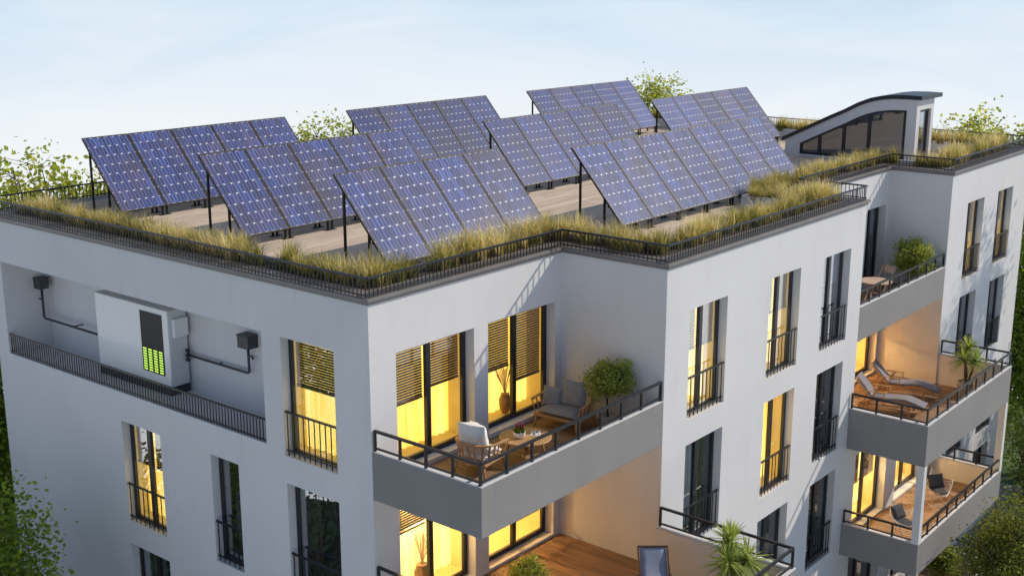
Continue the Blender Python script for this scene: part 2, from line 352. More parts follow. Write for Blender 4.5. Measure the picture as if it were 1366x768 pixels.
def window(pl, pos, u0, u1, z0, z1, lit=1, blind=.45, guard=True, mull=True, glass='glass', room=.75, fd=.2, cover=(0, 1), fw_=.085, slat='slat', curtain=None, blind2=None, lamp=0, nb=10):
    f = MB(); a, c = fd, fd+.07
    fx = fw_
    pbox(f, pl, pos, u0+.002, u0+fx, a, c, z0+.002, z1-.002); pbox(f, pl, pos, u1-fx, u1-.002, a, c, z0+.002, z1-.002)
    pbox(f, pl, pos, u0+fx, u1-fx, a, c, z1-fx, z1-.002); pbox(f, pl, pos, u0+fx, u1-fx, a, c, z0+.002, z0+fx)
    um = (u0+u1)/2; panes = [(u0+fx, u1-fx)]
    if mull:
        pbox(f, pl, pos, um-.06, um+.06, a-.012, c, z0+fx, z1-fx); panes = [(u0+fx, um-.06), (um+.06, u1-fx)]
    wn = f.build('window', 'frame_metal', BLD)
    for p0, p1 in panes:
        pbox(MB(), pl, pos, p0-.01, p1+.01, a+.03, a+.042, z0+fx-.01, z1-fx+.01).build('pane', glass, wn)
    # lining of the room behind the glass
    e0, e1 = u0-.17, u1+.17; r = MB(); rd = fd+.09
    rm = 'room_lit_tone' if lit else 'room_unlit_tone'
    for q in (((e0, rd, z0-.03), (e0, room+.06, z1+.1)), ((e1, rd, z0-.03), (e1, room+.06, z1+.1))):
        pbox(r, pl, pos, q[0][0]-.02, q[0][0], rd, room+.06, z0-.03, z1+.1)
    pbox(r, pl, pos, e0-.02, e1, rd, room+.06, z1+.1, z1+.13); pbox(r, pl, pos, e0-.02, e1, rd, room+.06, z0-.06, z0-.03); pbox(r, pl, pos, e0-.02, e1, room+.06, room+.09, z0-.06, z1+.13)
    r.build('room_lining', rm, wn)
    cmn = curtain or (('glowing_curtain' if lit == 1 else 'glowing_curtain_pale') if lit else 'curtain_grey')
    c0, c1 = e0+(e1-e0)*cover[0], e0+(e1-e0)*cover[1]
    ph = random.random()*6
    nf = max(24, int((c1-c0)*22))
    MB().surf(lambda s, t: P(pl, pos, c0+(c1-c0)*s, room-.08+.035*math.sin(s*(c1-c0)*34+ph)+.015*math.sin(s*(c1-c0)*13+ph*2), z0-.02+(z1+.08-z0)*t), nf, 1).build('curtain', cmn, wn, smooth=True)
    def mkblind(b0, b1, fr_):
        if fr_ <= 0: return
        b = MB(); zb = z1-fx-(z1-z0-2*fx)*fr_; n = int((z1-fx-zb)/.055)
        for i in range(n):
            zc_ = z1-fx-.03-i*.055
            p = [P(pl, pos, b0, fd+.10, zc_-.0175), P(pl, pos, b1, fd+.10, zc_-.0175), P(pl, pos, b1, fd+.12, zc_+.0175), P(pl, pos, b0, fd+.12, zc_+.0175)]
            b.quad(*p); b.quad(*[(x, y, z-.003) for x, y, z in p][::-1])
        pbox(b, pl, pos, b0, b1, fd+.095, fd+.15, zb-.02, zb+.025)
        b.build('blind', slat, wn, kind='stuff')
    bl = [blind, blind if blind2 is None else blind2]
    for (p0, p1), q in zip(panes, bl): mkblind(p0+.005, p1-.005, q)
    if lamp:
        lx = P(pl, pos, um-.35 if room > 1.5 else um, room-.35, z1-.45)
        MB().lathe([(.002, -.05), (.045, -.03), (.05, .0), (.03, .04), (.002, .05)], lx, 12).build('bulb', 'lit_bulb', wn, smooth=True)
        MB().tube([(lx[0], lx[1], lx[2]+.045), (lx[0], lx[1], z1+.1)], .008, 6).build('lamp_cord', 'frame_metal', wn)
        ld = bpy.data.lights.new('room_lamp', 'POINT'); ld.energy = lamp; ld.color = (1, .60, .25); ld.shadow_soft_size = .09 if room > 1.5 else .16
        lo = bpy.data.objects.new('room_lamp', ld); col.objects.link(lo); lo.location = (lx[0], lx[1], lx[2]-.12); lo.parent = wn
    if guard:
        gz = z0+.93; pbox(MB(), pl, pos, u0+.003, u1-.003, .03, .075, gz-.035, gz).build('guard_rail', 'dark_metal', wn); pbox(MB(), pl, pos, u0+.003, u1-.003, .035, .07, z0+.10, z0+.125).build('guard_rail', 'dark_metal', wn)
        me = bmesh_box('baluster_window', .018, .018, .91, 'dark_metal'); n = max(5, int(round((u1-u0)*nb/1.55)))
        for i in range(n): inst('baluster', me, wn, P(pl, pos, u0+.05+(u1-u0-.1)*i/(n-1), .052, z0+.002))
    return wn

random.seed(3)
WT, WB = -1.035, -3.485            # window head / sill of the top storey
def fl(k): return WB-FH*k, WT-FH*k
# openings per facade: (u0, u1, storey, options)
left = [(.95, 2.46, 0, dict(lit=2, mull=False, blind=.42, glass='glass_sky')), (6.68, 8.15, 1, dict(lit=2, blind=.42, glass='glass_sky')), (3.97, 4.9, 1, dict(lit=0, mull=False, blind=.3, cover=(.55, 1), glass='glass_sky')),
        (.94, 2.45, 1, dict(lit=0, mull=False, blind=0, cover=(.78, 1), glass='glass_sky', curtain='curtain_brown')), (6.66, 8.15, 2, dict(lit=0, blind=0, cover=(.7, 1), glass='glass_sky')),
        (3.97, 4.9, 2, dict(lit=0, mull=False, blind=0)), (.94, 2.45, 2, dict(lit=0, mull=False, blind=0)), (10.2, 11.7, 3, dict(lit=0, blind=0)), (6.66, 8.15, 3, dict(lit=0, blind=0)), (.94, 2.45, 3, dict(lit=0, blind=0))]
RC = (3.02, 12.86, -3.37, -1.03)
wall('X', 0, 0, YB, GZ, 0, [(a, c, *fl(k)) for a, c, k, o in left]+[RC])
for a, c, k, o in left: window('X', 0, a, c, *fl(k), **o)
# facade of the near bay (balcony doors)
DZ = -3.44
f1 = [(.68, 2.9, 0, dict(blind=.50, blind2=.43, lit=1)), (3.33, 5.57, 0, dict(blind=.50, blind2=.69, lit=1)), (.68, 2.9, 1, dict(blind=.33, blind2=.28, lit=2, lamp=190)), (3.33, 5.57, 1, dict(blind=.30, blind2=.8, lit=2, lamp=430, room=2.7))]
wall('Y', 0, 0, X1, GZ, 0, [(a, c, DZ-FH*k, WT-FH*k-.02) for a, c, k, o in f1], .3)
for a, c, k, o in f1: window('Y', 0, a, c, DZ-FH*k, WT-FH*k-.02, guard=False, fd=.23, fw_=.11, **{'room': .95, **o})
wall('X', X1, Y2, 0, GZ, 0, [])
S = 'glass_sky'
f2 = [(6.745, 8.325, 0, dict(lit=2, blind=.42, glass=S, slat='slat')), (10.29, 11.86, 0, dict(lit=2, blind=.40, glass=S)), (13.11, 14.7, 0, dict(lit=0, blind=.35, glass=S, cover=(0, .8), slat='slat_white', curtain='cushion_lilac')),
      (6.745, 8.325, 1, dict(lit=0, blind=0, glass='glass')), (10.29, 11.86, 1, dict(lit=1, blind=0)), (13.11, 14.65, 1, dict(lit=0, blind=0, cover=(0, 1), curtain='curtain_brown')),
      (6.745, 8.325, 2, dict(lit=0, blind=0)), (10.27, 11.85, 2, dict(lit=0, blind=0)), (13.1, 14.65, 2, dict(lit=0, blind=0, curtain='curtain_brown'))]
wall('Y', Y2, X1, X2, GZ, 0, [(a, c, *fl(k)) for a, c, k, o in f2])
for a, c, k, o in f2: window('Y', Y2, a, c, *fl(k), **o)
# far recessed bay
f4 = [(20.2, 21.6, 0, dict(lit=0, blind=.38, slat='cushion_grey')), (19.4, 21.6, 1, dict(lit=1, blind=.45, lamp=430, room=2.7)), (16.3, 18.6, 1, dict(lit=1, blind=.45, lamp=190))]
wall('Y', YR, X2, X3, -6.75, 0, [(a, c, DZ-FH*k, WT-FH*k-.02) for a, c, k, o in f4], .3)
for a, c, k, o in f4: window('Y', YR, a, c, DZ-FH*k, WT-FH*k-.02, guard=False, fd=.23, fw_=.11, **{'room': .95, **o})
MB().quad((X2, Y2, -6.75), (X2, YR, -6.75), (X2, YR, 0), (X2, Y2, 0)).build('facade_wall', 'stucco', BLD)
wall('X', X3, Y2, YR, -6.75, 0, [])
f5 = [(15.95, 18.2, 2, dict(lit=2, blind=.5, lamp=190)), (19.0, 21.2, 2, dict(lit=2, blind=.5, lamp=190)), (15.95, 18.2, 3, dict(lit=0, blind=0)), (19.0, 21.2, 3, dict(lit=0, blind=0))]
wall('Y', Y2, X2, X3, GZ, -6.75, [(a, c, DZ-FH*k, WT-FH*k-.02) for a, c, k, o in f5], .3)
for a, c, k, o in f5: window('Y', Y2, a, c, DZ-FH*k, WT-FH*k-.02, guard=False, fd=.23, fw_=.11, **{'room': .95, **o})
f3 = [(23.27, 24.78, 0, dict(lit=2, blind=.45, glass=S)), (26.1, 27.6, 0, dict(lit=2, blind=.45, glass=S)), (23.27, 24.76, 1, dict(lit=0, blind=0, glass=S)), (26.08, 27.58, 1, dict(lit=0, blind=0, glass=S)),
      (23.27, 24.76, 2, dict(lit=0, blind=0, glass=S)), (26.08, 27.58, 2, dict(lit=0, blind=0, glass=S)), (23.27, 24.76, 3, dict(lit=0, blind=0)), (26.08, 27.58, 3, dict(lit=0, blind=0))]
wall('Y', Y2, X3, XE, GZ, 0, [(a, c, *fl(k)) for a, c, k, o in f3])
for a, c, k, o in f3: window('Y', Y2, a, c, *fl(k), nb=13, **o)
b = MB(); b.quad((XE, Y2, GZ), (XE, YB, GZ), (XE, YB, 0), (XE, Y2, 0)).quad((XE, YB, GZ), (0, YB, GZ), (0, YB, 0), (XE, YB, 0)); b.build('facade_wall', 'stucco', BLD)
# technical recess in the side facade
b = MB(); a0, a1, rz0, rz1 = RC[0], RC[1], RC[2], RC[3]; D = 1.2
b.box((.26, a0, rz0-.06), (D, a1, rz0-.05)).box((D, a0-.02, rz0-.06), (D+.1, a1+.02, rz1+.06)).box((.26, a0-.1, rz0-.06), (D, a0-.001, rz1+.06)).box((.26, a1+.001, rz0-.06), (D, a1+.1, rz1+.06)).box((.26, a0-.1, rz1+.001), (D, a1+.1, rz1+.06))
b.build('recess', 'stucco', BLD)
rr = MB().box((.03, a0+.002, -2.90), (.07, a1-.002, -2.865)).build('recess_railing', 'dark_metal', BLD); MB().box((.035, a0+.002, rz0+.03), (.065, a1-.002, rz0+.06)).build('bottom_rail', 'dark_metal', rr)
me = bmesh_box('baluster_recess', .018, .018, .47, 'dark_metal'); n = 98
for i in range(n): inst('baluster', me, rr, (.05, a0+.05+(a1-a0-.1)*i/(n-1), rz0+.001))

# roof slab, coping, railing
OUT = [(0, YB), (0, 0), (X1, 0), (X1, Y2), (X2, Y2), (X2, YR), (X3, YR), (X3, Y2), (XE, Y2), (XE, YB)]
def offset(poly, d):
    """inset (d>0) a rectilinear counter-clockwise outline"""
    o = []
    k = len(poly)
    for i in range(k):
        p, q, r_ = Vector(poly[i-1]), Vector(poly[i]), Vector(poly[(i+1) % k])
        n1 = Vector((-(q-p).y, (q-p).x)).normalized(); n2 = Vector((-(r_-q).y, (r_-q).x)).normalized()
        o.append((q.x+(n1.x+n2.x)*d, q.y+(n1.y+n2.y)*d))
    return o
MB().prism(offset(OUT, .27), -.45, -.19).build('roof_slab', 'soil', BLD)
names = len(OUT)
def ring(d0, d1, z0, z1, name, material, bev=0, segs=None):
    A, B = offset(OUT, d0), offset(OUT, d1)
    for i in range(names):
        if segs and i not in segs: continue
        j = (i+1) % names
        MB().prism([A[i], A[j], B[j], B[i]], z0, z1).build(name, material, BLD, bevel=bev)
ring(-.035, .30, .0, .055, 'coping', 'coping', .006)
ring(-.065, .44, .055, .12, 'coping', 'coping', .008)
ring(.30, .44, -.19, .055, 'parapet', 'coping')
# planter strips along the parapet: inner curb and soil
ring(.92, .98, -.19, .20, 'planter_curb', 'stucco', .004)
ring(.44, .92, -.19, .10, 'planter_soil', 'soil')
def rail_seg(p, q):
    p, q = Vector((*p, 0)), Vector((*q, 0)); d = (q-p).normalized(); ln = (q-p).length
    o = MB().bar(p+Vector((0, 0, .485)), q+Vector((0, 0, .485)), .045, .035).build('roof_railing', 'dark_metal', BLD)
    MB().bar(p+Vector((0, 0, .165)), q+Vector((0, 0, .165)), .025, .025).build('bottom_rail', 'dark_metal', o)
    me = bmesh_box('baluster_roof', .016, .016, .35, 'dark_metal'); n = int(ln/.105)
    for i in range(n):
        inst('baluster', me, o, p + d*(ln*(i+.5)/n) + Vector((0, 0, .119)))
RO = offset(OUT, .02)
for i in range(names): rail_seg(RO[i], RO[(i+1) % names])
# timber roof deck
rd = MB().box((1.0, 1.0, -.19), (28.1, 12.3, -.178)).build('roof_deck', 'roof_wood', BLD)
pw = .278; PL = {}
def plank(parent, mname, x0, x1, y0, y1, ztop, th, material, along):
    key = (round(x1-x0, 3), round(y1-y0, 3), material)
    if key not in PL:
        me = MB().box((-(x1-x0)/2, -(y1-y0)/2, -th), ((x1-x0)/2, (y1-y0)/2, 0)).mesh(mname); me.materials.append(MATS[material]); PL[key] = me
    return inst('plank', PL[key], parent, ((x0+x1)/2, (y0+y1)/2, ztop))
y = -1.66; row = 0
while y < 12.3:
    iv = [(1.0, 28.1)]
    if y < 1.0: iv = [(6.8, 28.1)] if y > .3 else [(6.8, 14.5), (22.75, 28.1)]
    for a, c in iv:
        x = a; first = True
        while x < c-.01:
            ln = (5.4 if not first else [5.4, 2.7, 4.05][row % 3]); e = min(c, x+ln)
            if c-e < .8: e = c
            plank(rd, 'roof_plank', x+.004, e-.004, y+.004, min(y+pw, 12.4)-.004, -.15, .026, 'roof_wood', 'X'); x = e; first = False
    y += pw; row += 1

# balconies
def rail_posts(pts, zb, zt, span, parent_name='balcony_railing'):
    b = MB()
    for p, q in zip(pts, pts[1:]):
        p, q = Vector((*p, 0)), Vector((*q, 0))
        b.bar(p+Vector((0, 0, zt-.025)), q+Vector((0, 0, zt-.025)), .05, .05)
    o = b.build(parent_name, 'dark_metal', BLD); h = zt-zb-.01
    for p, q in zip(pts, pts[1:]): MB().bar((*p, zb+.06), (*q, zb+.06), .035, .035).build('bottom_rail', 'dark_metal', o)
    me = bmesh_box('post_%d' % round(h*1000), .045, .045, h, 'dark_metal'); done = set()
    for p, q in zip(pts, pts[1:]):
        p, q = Vector(p), Vector(q); n = max(1, round((q-p).length/span))
        for i in range(n+1):
            c = p.lerp(q, i/n); k = (round(c.x, 2), round(c.y, 2))
            if k in done: continue
            done.add(k); inst('post', me, o, (c.x, c.y, zb+.001))
    return o
def deck(x0, x1, y0, y1, zt, along='Y'):
    o = MB().box((x0, y0, zt-.06), (x1, y1, zt-.03)).build('balcony_deck', 'soffit', BLD); n = int((x1-x0)/.145); wd = (x1-x0)/n
    for i in range(n): plank(o, 'deck_plank', x0+i*wd+.004, x0+(i+1)*wd-.004, y0, y1, zt, .028, 'deck_wood', 'Y')
def ledge(poly_outer, z0, z1, name='balcony_parapet', material='stucco_grey'):
    return MB().prism(poly_outer, z0, z1).build(name, material, BLD, bevel=.006)
T = .15
# near balcony
ledge([(.002, -.002), (.002, Y2), (X1-.002, Y2), (X1-.002, Y2+T), (T, Y2+T), (T, -.002)], -3.75, -2.80)
ledge([(0, -.001), (0, Y2-.003), (X1-.002, Y2-.003), (X1-.002, Y2+T+.01), (T+.01, Y2+T+.01), (T+.01, -.001)], -2.80, -2.785, 'parapet_cap', 'stucco')
MB().box((T, Y2+T, -3.75), (X1-.002, -.002, -3.60)).build('balcony_slab', 'soffit', BLD)
deck(T, X1, Y2+T, 0, -3.53)
rail_posts([(.05, -.04), (.05, Y2+.06), (X1-.04, Y2+.06)], -2.785, -2.365, .70)
# terrace below it
YT = -5.82
ledge([(.002, -.002), (.002, YT), (X1, YT), (X1, Y2-.002), (X1-T, Y2-.002), (X1-T, YT+T), (T, YT+T), (T, -.002)], -6.85, -5.56)
ledge([(0, -.001), (0, YT-.003), (X1+.003, YT-.003), (X1+.003, Y2-.001), (X1-T-.01, Y2-.001), (X1-T-.01, YT+T+.01), (T+.01, YT+T+.01), (T+.01, -.001)], -5.56, -5.545, 'parapet_cap', 'stucco')
MB().box((T, YT+T, -6.85), (X1-T, -.002, -6.60)).build('balcony_slab', 'soffit', BLD)
deck(T, X1-T, YT+T, Y2, -6.53); deck(T, X1, Y2, 0, -6.53)
rail_posts([(.05, -.04), (.05, YT+.06), (X1-.06, YT+.06), (X1-.06, Y2-.05)], -5.545, -5.10, 1.45)
MB().box((X1-T-.012, YT+T, -6.53), (X1-T-.002, Y2-.002, -5.57)).build('parapet_lining', 'stucco', BLD)
MB().box((.002, YT, GZ), (X1-.002, -.31, -6.85)).build('base_block', 'stucco', BLD)
# far upper balcony
ledge([(X2, Y2), (X3-.002, Y2), (X3-.002, Y2+T), (X2, Y2+T)], -3.75, -2.80)
ledge([(X2, Y2-.003), (X3-.002, Y2-.003), (X3-.002, Y2+T+.01), (X2, Y2+T+.01)], -2.80, -2.785, 'parapet_cap', 'stucco')
MB().box((X2, Y2+T, -3.75), (X3, YR, -3.60)).build('balcony_slab', 'soffit', BLD)
deck(X2, X3, Y2+T, YR, -3.53)
rail_posts([(X2+.05, Y2+.06), (X3-.04, Y2+.06)], -2.785, -2.36, .72)
# far middle and lower balconies
XA, XB, YO = 15.26, 21.95, -4.84
for zb, zt, zd_, zr in ((-6.70, -5.57, -6.53, -5.12), (-9.83, -8.91, -9.56, -8.50), (-12.9, -11.94, -12.59, -11.5)):
    ledge([(XA, Y2-.002), (XA, YO), (XB, YO), (XB, Y2-.002), (XB-T, Y2-.002), (XB-T, YO+T), (XA+T, YO+T), (XA+T, Y2-.002)], zb, zt)
    ledge([(XA-.003, Y2-.001), (XA-.003, YO-.003), (XB+.003, YO-.003), (XB+.003, Y2-.001), (XB-T-.01, Y2-.001), (XB-T-.01, YO+T+.01), (XA+T+.01, YO+T+.01), (XA+T+.01, Y2-.001)], zt, zt+.015, 'parapet_cap', 'stucco')
    MB().box((XA+T, YO+T, zb), (XB-T, Y2-.002, zd_-.07)).build('balcony_slab', 'soffit', BLD)
    deck(XA+T, XB-T, YO+T, Y2, zd_)
    rail_posts([(XA+.06, Y2-.05), (XA+.06, YO+.06), (XB-.06, YO+.06), (XB-.06, Y2-.05)], zt+.015, zr, .74)
    MB().box((XB-T-.012, YO+T, zd_), (XB-T-.002, Y2-.002, zt-.01)).build('parapet_lining', 'stucco', BLD)
deck(X2, X3, Y2, YR, -6.53); MB().box((X2, Y2+.001, -6.74), (X3, YR, -6.6)).build('balcony_slab', 'soffit', BLD)
MB().box((XA+.002, YO+.002, -8.895), (XA+.2, YO+.2, -6.701)).build('column', 'stucco', BLD)
MB().box((XB-.2, YO+.002, -8.895), (XB-.002, YO+.2, -6.701)).build('column', 'stucco', BLD)
MB().box((XA+.002, YO+.002, -11.925), (XA+.2, YO+.2, -9.831)).build('column', 'stucco', BLD)

# ------------------------------------------------------------------ solar arrays
TILT = R(48.6); ML, MW, PITCHX = 2.285, 1.303, 1.325; ZB = .10; DK = -.15
cw, ch = (MW-.056)/6, (ML-.056)/8
def cellpoly(cx_, cy_, c=.029, g=.0022):
    a, b_ = cw/2-g, ch/2-g
    return [(cx_-a+c, cy_-b_), (cx_+a-c, cy_-b_), (cx_+a, cy_-b_+c), (cx_+a, cy_+b_-c), (cx_+a-c, cy_+b_), (cx_-a+c, cy_+b_), (cx_-a, cy_+b_-c), (cx_-a, cy_-b_+c)]
CELL = MB().prism(cellpoly(0, 0), -.002, 0).mesh('cell'); CELL.materials.append(MATS['solar_cell'])
cj = MB()
for i in range(6):
    for j in range(8): cj.prism(cellpoly(.028+cw*(i+.5), .028+ch*(j+.5)), -.002, 0)
CELLS = cj.mesh('cells'); CELLS.materials.append(MATS['solar_cell'])
fm = MB().box((0, 0, -.04), (MW, .028, .006)).box((0, ML-.028, -.04), (MW, ML, .006)).box((0, .028, -.04), (.028, ML-.028, .006)).box((MW-.028, .028, -.04), (MW, ML-.028, .006)).mesh('module'); fm.materials.append(MATS['panel_frame'])
bs = MB().box((.027, .027, -.02), (MW-.027, ML-.027, -.004)).mesh('backsheet'); bs.materials.append(MATS['backsheet'])
cs, sn = math.cos(TILT), math.sin(TILT)
def under(y): return ZB + y*math.tan(TILT) - .055 - DK      # height of the module underside above the deck at distance y behind the lower edge
SM = {}
def post_mesh(h, wd):
    k = (round(h, 3), wd)
    if k not in SM:
        me = MB().box((-wd/2, -wd/2, 0), (wd/2, wd/2, h)).mesh('leg'); me.materials.append(MATS['panel_frame']); SM[k] = me
    return SM[k]
def stand_mesh(h):
    k = ('st', round(h, 3))
    if k not in SM:
        me = MB().box((-.085, -.02, .012), (-.045, .02, h)).box((.045, -.02, .012), (.085, .02, h)).box((-.16, -.06, 0), (.16, .06, .012)).mesh('stand'); me.materials.append(MATS['panel_frame']); SM[k] = me
    return SM[k]
def array(x0, yb, n, single, label):
    root = thing('solar_array', label, 'solar array', (x0, yb, DK), 0, 'solar arrays on the roof deck')
    for i in range(n):
        mo = inst('module', fm, root, (i*PITCHX, 0, ZB-DK), (TILT, 0, 0)); inst('backsheet', bs, mo)
        if single:
            for a in range(6):
                for c in range(8): inst('cell', CELL, mo, (.028+cw*(a+.5), .028+ch*(c+.5), 0))
        else: inst('cells', CELLS, mo, kind='stuff')
    wd = n*PITCHX-(PITCHX-MW)
    for yy in (.42, 1.22):
        z = under(yy)+.0; MB().bar((0, yy, z-.01), (wd, yy, z-.01), .04, .05).build('purlin', 'panel_frame', root)
    for i in range(n+1):
        x = min(wd-.03, max(.03, i*PITCHX-.01))
        inst('stand', stand_mesh(under(.10)), root, (x if 0 < i < n else (x+.1 if i == 0 else x-.1), .10, 0)); 
        if 0 < i < n: inst('stand', stand_mesh(under(.55)), root, (x, .55, 0))
        else: inst('leg', post_mesh(under(.55), .045), root, (x, .55, 0))
        if i in (0, n) or i % 2 == 0: inst('leg', post_mesh(under(1.26), .045), root, (x, 1.26, 0))
    return root
array(2.22, 10.90, 5, True, 'dark framed solar array of five modules by the back corner of the grass edged side')
array(2.20, 6.14, 5, True, 'middle solar array of the three along the side facade, five modules wide')
array(2.16, 1.62, 4, True, 'short solar array of four modules behind the near grass corner')
array(11.25, 10.87, 5, False, 'solar array of five modules at the back rail, middle of three in that row')
array(11.62, 5.68, 5, False, 'solar array of five modules in the middle of the roof')
array(8.60, .33, 7, True, 'long solar array of seven modules beside the street side railing')
array(20.13, 10.87, 5, False, 'solar array of five modules in the far back corner of the roof')
array(20.17, 5.60, 5, False, 'solar array of five modules next to the curved roof pavilion')

# ------------------------------------------------------------------ pavilion with curved roof
PX0, PX1, PY0, PY1 = 24.0, 25.45, -.53, 4.02
def sc_(Y, Z): return (-15.444+(Y+15.444)*.970, 5.611-(5.611-Z)*.970)
top = [sc_(*p) for p in ((4.75, .27), (4.644, .327), (3.976, .656), (3.443, .924), (2.95, 1.17), (2.483, 1.388), (2.0, 1.65), (1.568, 1.83), (1.2, 1.92), (.817, 1.974), (.3, 1.995), (-.22, 1.986))]
PV = thing('roof_pavilion', 'small white rooftop pavilion with curved dark roof and arched glazing', 'pavilion', (PX0, PY0, DK))
def loc(p): return (p[0]-PX0, p[1]-PY0, p[2]-DK)
b = MB()
for th, x0, x1, nm in ((.13, PX0-.05, PX1+.3, 'roof'),):
    n = len(top)
    for x in (x0, x1):
        for yy, z in top: b.v.append(loc((x, yy, z)))
        for yy, z in top: b.v.append(loc((x, yy, z-th)))
    for i in range(n-1):
        b.f += [(i, i+1, 2*n+i+1, 2*n+i), (n+i+1, n+i, 3*n+i, 3*n+i+1), (i, n+i, n+i+1, i+1), (2*n+i, 2*n+i+1, 3*n+i+1, 3*n+i)]
    b.f += [(0, 2*n, 3*n, n), (n-1, 2*n-1, 4*n-1, 3*n-1)]
pr_ = b.build('roof', 'frame_metal', PV)
def roof_under(yy):
    for (a, za), (c, zc_) in zip(top, top[1:]):
        if c <= yy <= a: return zc_+(za-zc_)*(yy-c)/(a-c)-.13
    return (top[0] if yy > top[0][0] else top[-1])[1]-.13
def arch(yy): return roof_under(yy)-.36
ya = [PY0+.001, PY0+.33]; gy0, gy1 = PY0+.33, 3.47
b = MB()
def strip(x, y0, y1, lo, hi, k=14):
    for i in range(k):
        a, c = y0+(y1-y0)*i/k, y0+(y1-y0)*(i+1)/k
        b.quad(loc((x, a, lo(a))), loc((x, c, lo(c))), loc((x, c, hi(c))), loc((x, a, hi(a))))
flr = lambda yy: DK
strip(PX0, PY0, gy0, flr, roof_under, 3); strip(PX0, gy0, gy1, arch, roof_under, 16); strip(PX0, gy1, PY1, flr, roof_under, 3); strip(PX0, gy0, gy1, flr, lambda y_: DK+.06, 1)
strip(PX1, PY0, PY1, flr, roof_under, 16)
hi_ = roof_under(PY0+.01); dx0, dx1, dz = PX0+.28, PX1-.22, 1.62
for x0, x1, z0, z1 in ((PX0, dx0, DK, hi_), (dx1, PX1, DK, hi_), (dx0, dx1, dz, hi_)):
    b.quad(loc((x0, PY0, z0)), loc((x1, PY0, z0)), loc((x1, PY0, z1)), loc((x0, PY0, z1)))
b.quad(loc((dx0, PY0, DK)), loc((dx0, PY0+.2, DK)), loc((dx0, PY0+.2, dz)), loc((dx0, PY0, dz))).quad(loc((dx1, PY0, DK)), loc((dx1, PY0+.2, DK)), loc((dx1, PY0+.2, dz)), loc((dx1, PY0, dz))).quad(loc((dx0, PY0, dz)), loc((dx1, PY0, dz)), loc((dx1, PY0+.2, dz)), loc((dx0, PY0+.2, dz)))
b.quad(loc((PX0, PY1, DK)), loc((PX1, PY1, DK)), loc((PX1, PY1, roof_under(PY1))), loc((PX0, PY1, roof_under(PY1))))
for i in range(16):   # reveal under the arch
    a, c = gy0+(gy1-gy0)*i/16, gy0+(gy1-gy0)*(i+1)/16
    b.quad(loc((PX0, a, arch(a))), loc((PX0, c, arch(c))), loc((PX0+.14, c, arch(c))), loc((PX0+.14, a, arch(a))))
b.quad(loc((PX0, gy0, DK)), loc((PX0+.14, gy0, DK)), loc((PX0+.14, gy0, arch(gy0))), loc((PX0, gy0, arch(gy0))))
b.build('wall', 'stucco', PV)
wf = MB(); fdx = PX0+.07
for i in range(16):
    a, c = gy0+(gy1-gy0)*i/16, gy0+(gy1-gy0)*(i+1)/16
    wf.bar(loc((fdx, a, arch(a)-.04)), loc((fdx, c, arch(c)-.04)), .07, .085, (1, 0, 0))
wf.box(loc((fdx-.035, gy0, DK+.06)), loc((fdx+.035, gy1, DK+.14)))
mus = [gy0+.05, 1.05, 1.92, 2.78, gy1-.02]
for yy in mus: wf.box(loc((fdx-.034, yy-.055, DK+.14)), loc((fdx+.034, yy+.055, arch(yy)-.03)))
gw = wf.build('window', 'frame_metal', PV)
for y0, y1 in zip(mus, mus[1:]):
    p = MB(); k = 5
    for i in range(k):
        a, c = y0+(y1-y0)*i/k, y0+(y1-y0)*(i+1)/k
        p.quad(loc((fdx, a, DK+.12)), loc((fdx, c, DK+.12)), loc((fdx, c, arch(c)-.05)), loc((fdx, a, arch(a)-.05)))
    p.build('pane', 'glass_dim', gw)
d = MB().box(loc((dx0, PY0+.08, DK)), loc((dx0+.08, PY0+.15, dz))).box(loc((dx1-.1, PY0+.08, DK)), loc((dx1, PY0+.15, dz))).box(loc((dx0+.08, PY0+.08, dz-.09)), loc((dx1-.1, PY0+.15, dz))).box(loc((dx0+.08, PY0+.08, DK)), loc((dx1-.1, PY0+.15, DK+.1))).build('door', 'frame_metal', PV)
MB().box(loc((dx0+.07, PY0+.11, DK+.09)), loc((dx1-.09, PY0+.12, dz-.08))).build('pane', 'glass_sky', d)
MB().tube([loc((dx0+.14, PY0+.05, .8)), loc((dx0+.14, PY0+.05, 1.1))], .012, 6).build('handle', 'dark_metal', d)
MB().box(loc((PX0+.2, PY0+.25, DK+.002)), loc((PX1-.05, PY1-.4, DK+.02))).build('floor', 'roof_wood', PV)
# raised planter block in the notch
rp_ = thing('raised_planter', 'white raised concrete planter beside the end of the long solar array', 'planter', (13.7, -1.66, DK-.03))
MB().prism([(0, 0), (.9, 0), (.9, .06), (.06, .06), (.06, 1.64), (.9, 1.64), (.9, 1.7), (0, 1.7)], 0, .37).build('curb', 'stucco', rp_, bevel=.004)
MB().box((.06, .06, 0), (.9, 1.64, .27)).build('soil', 'soil', rp_)

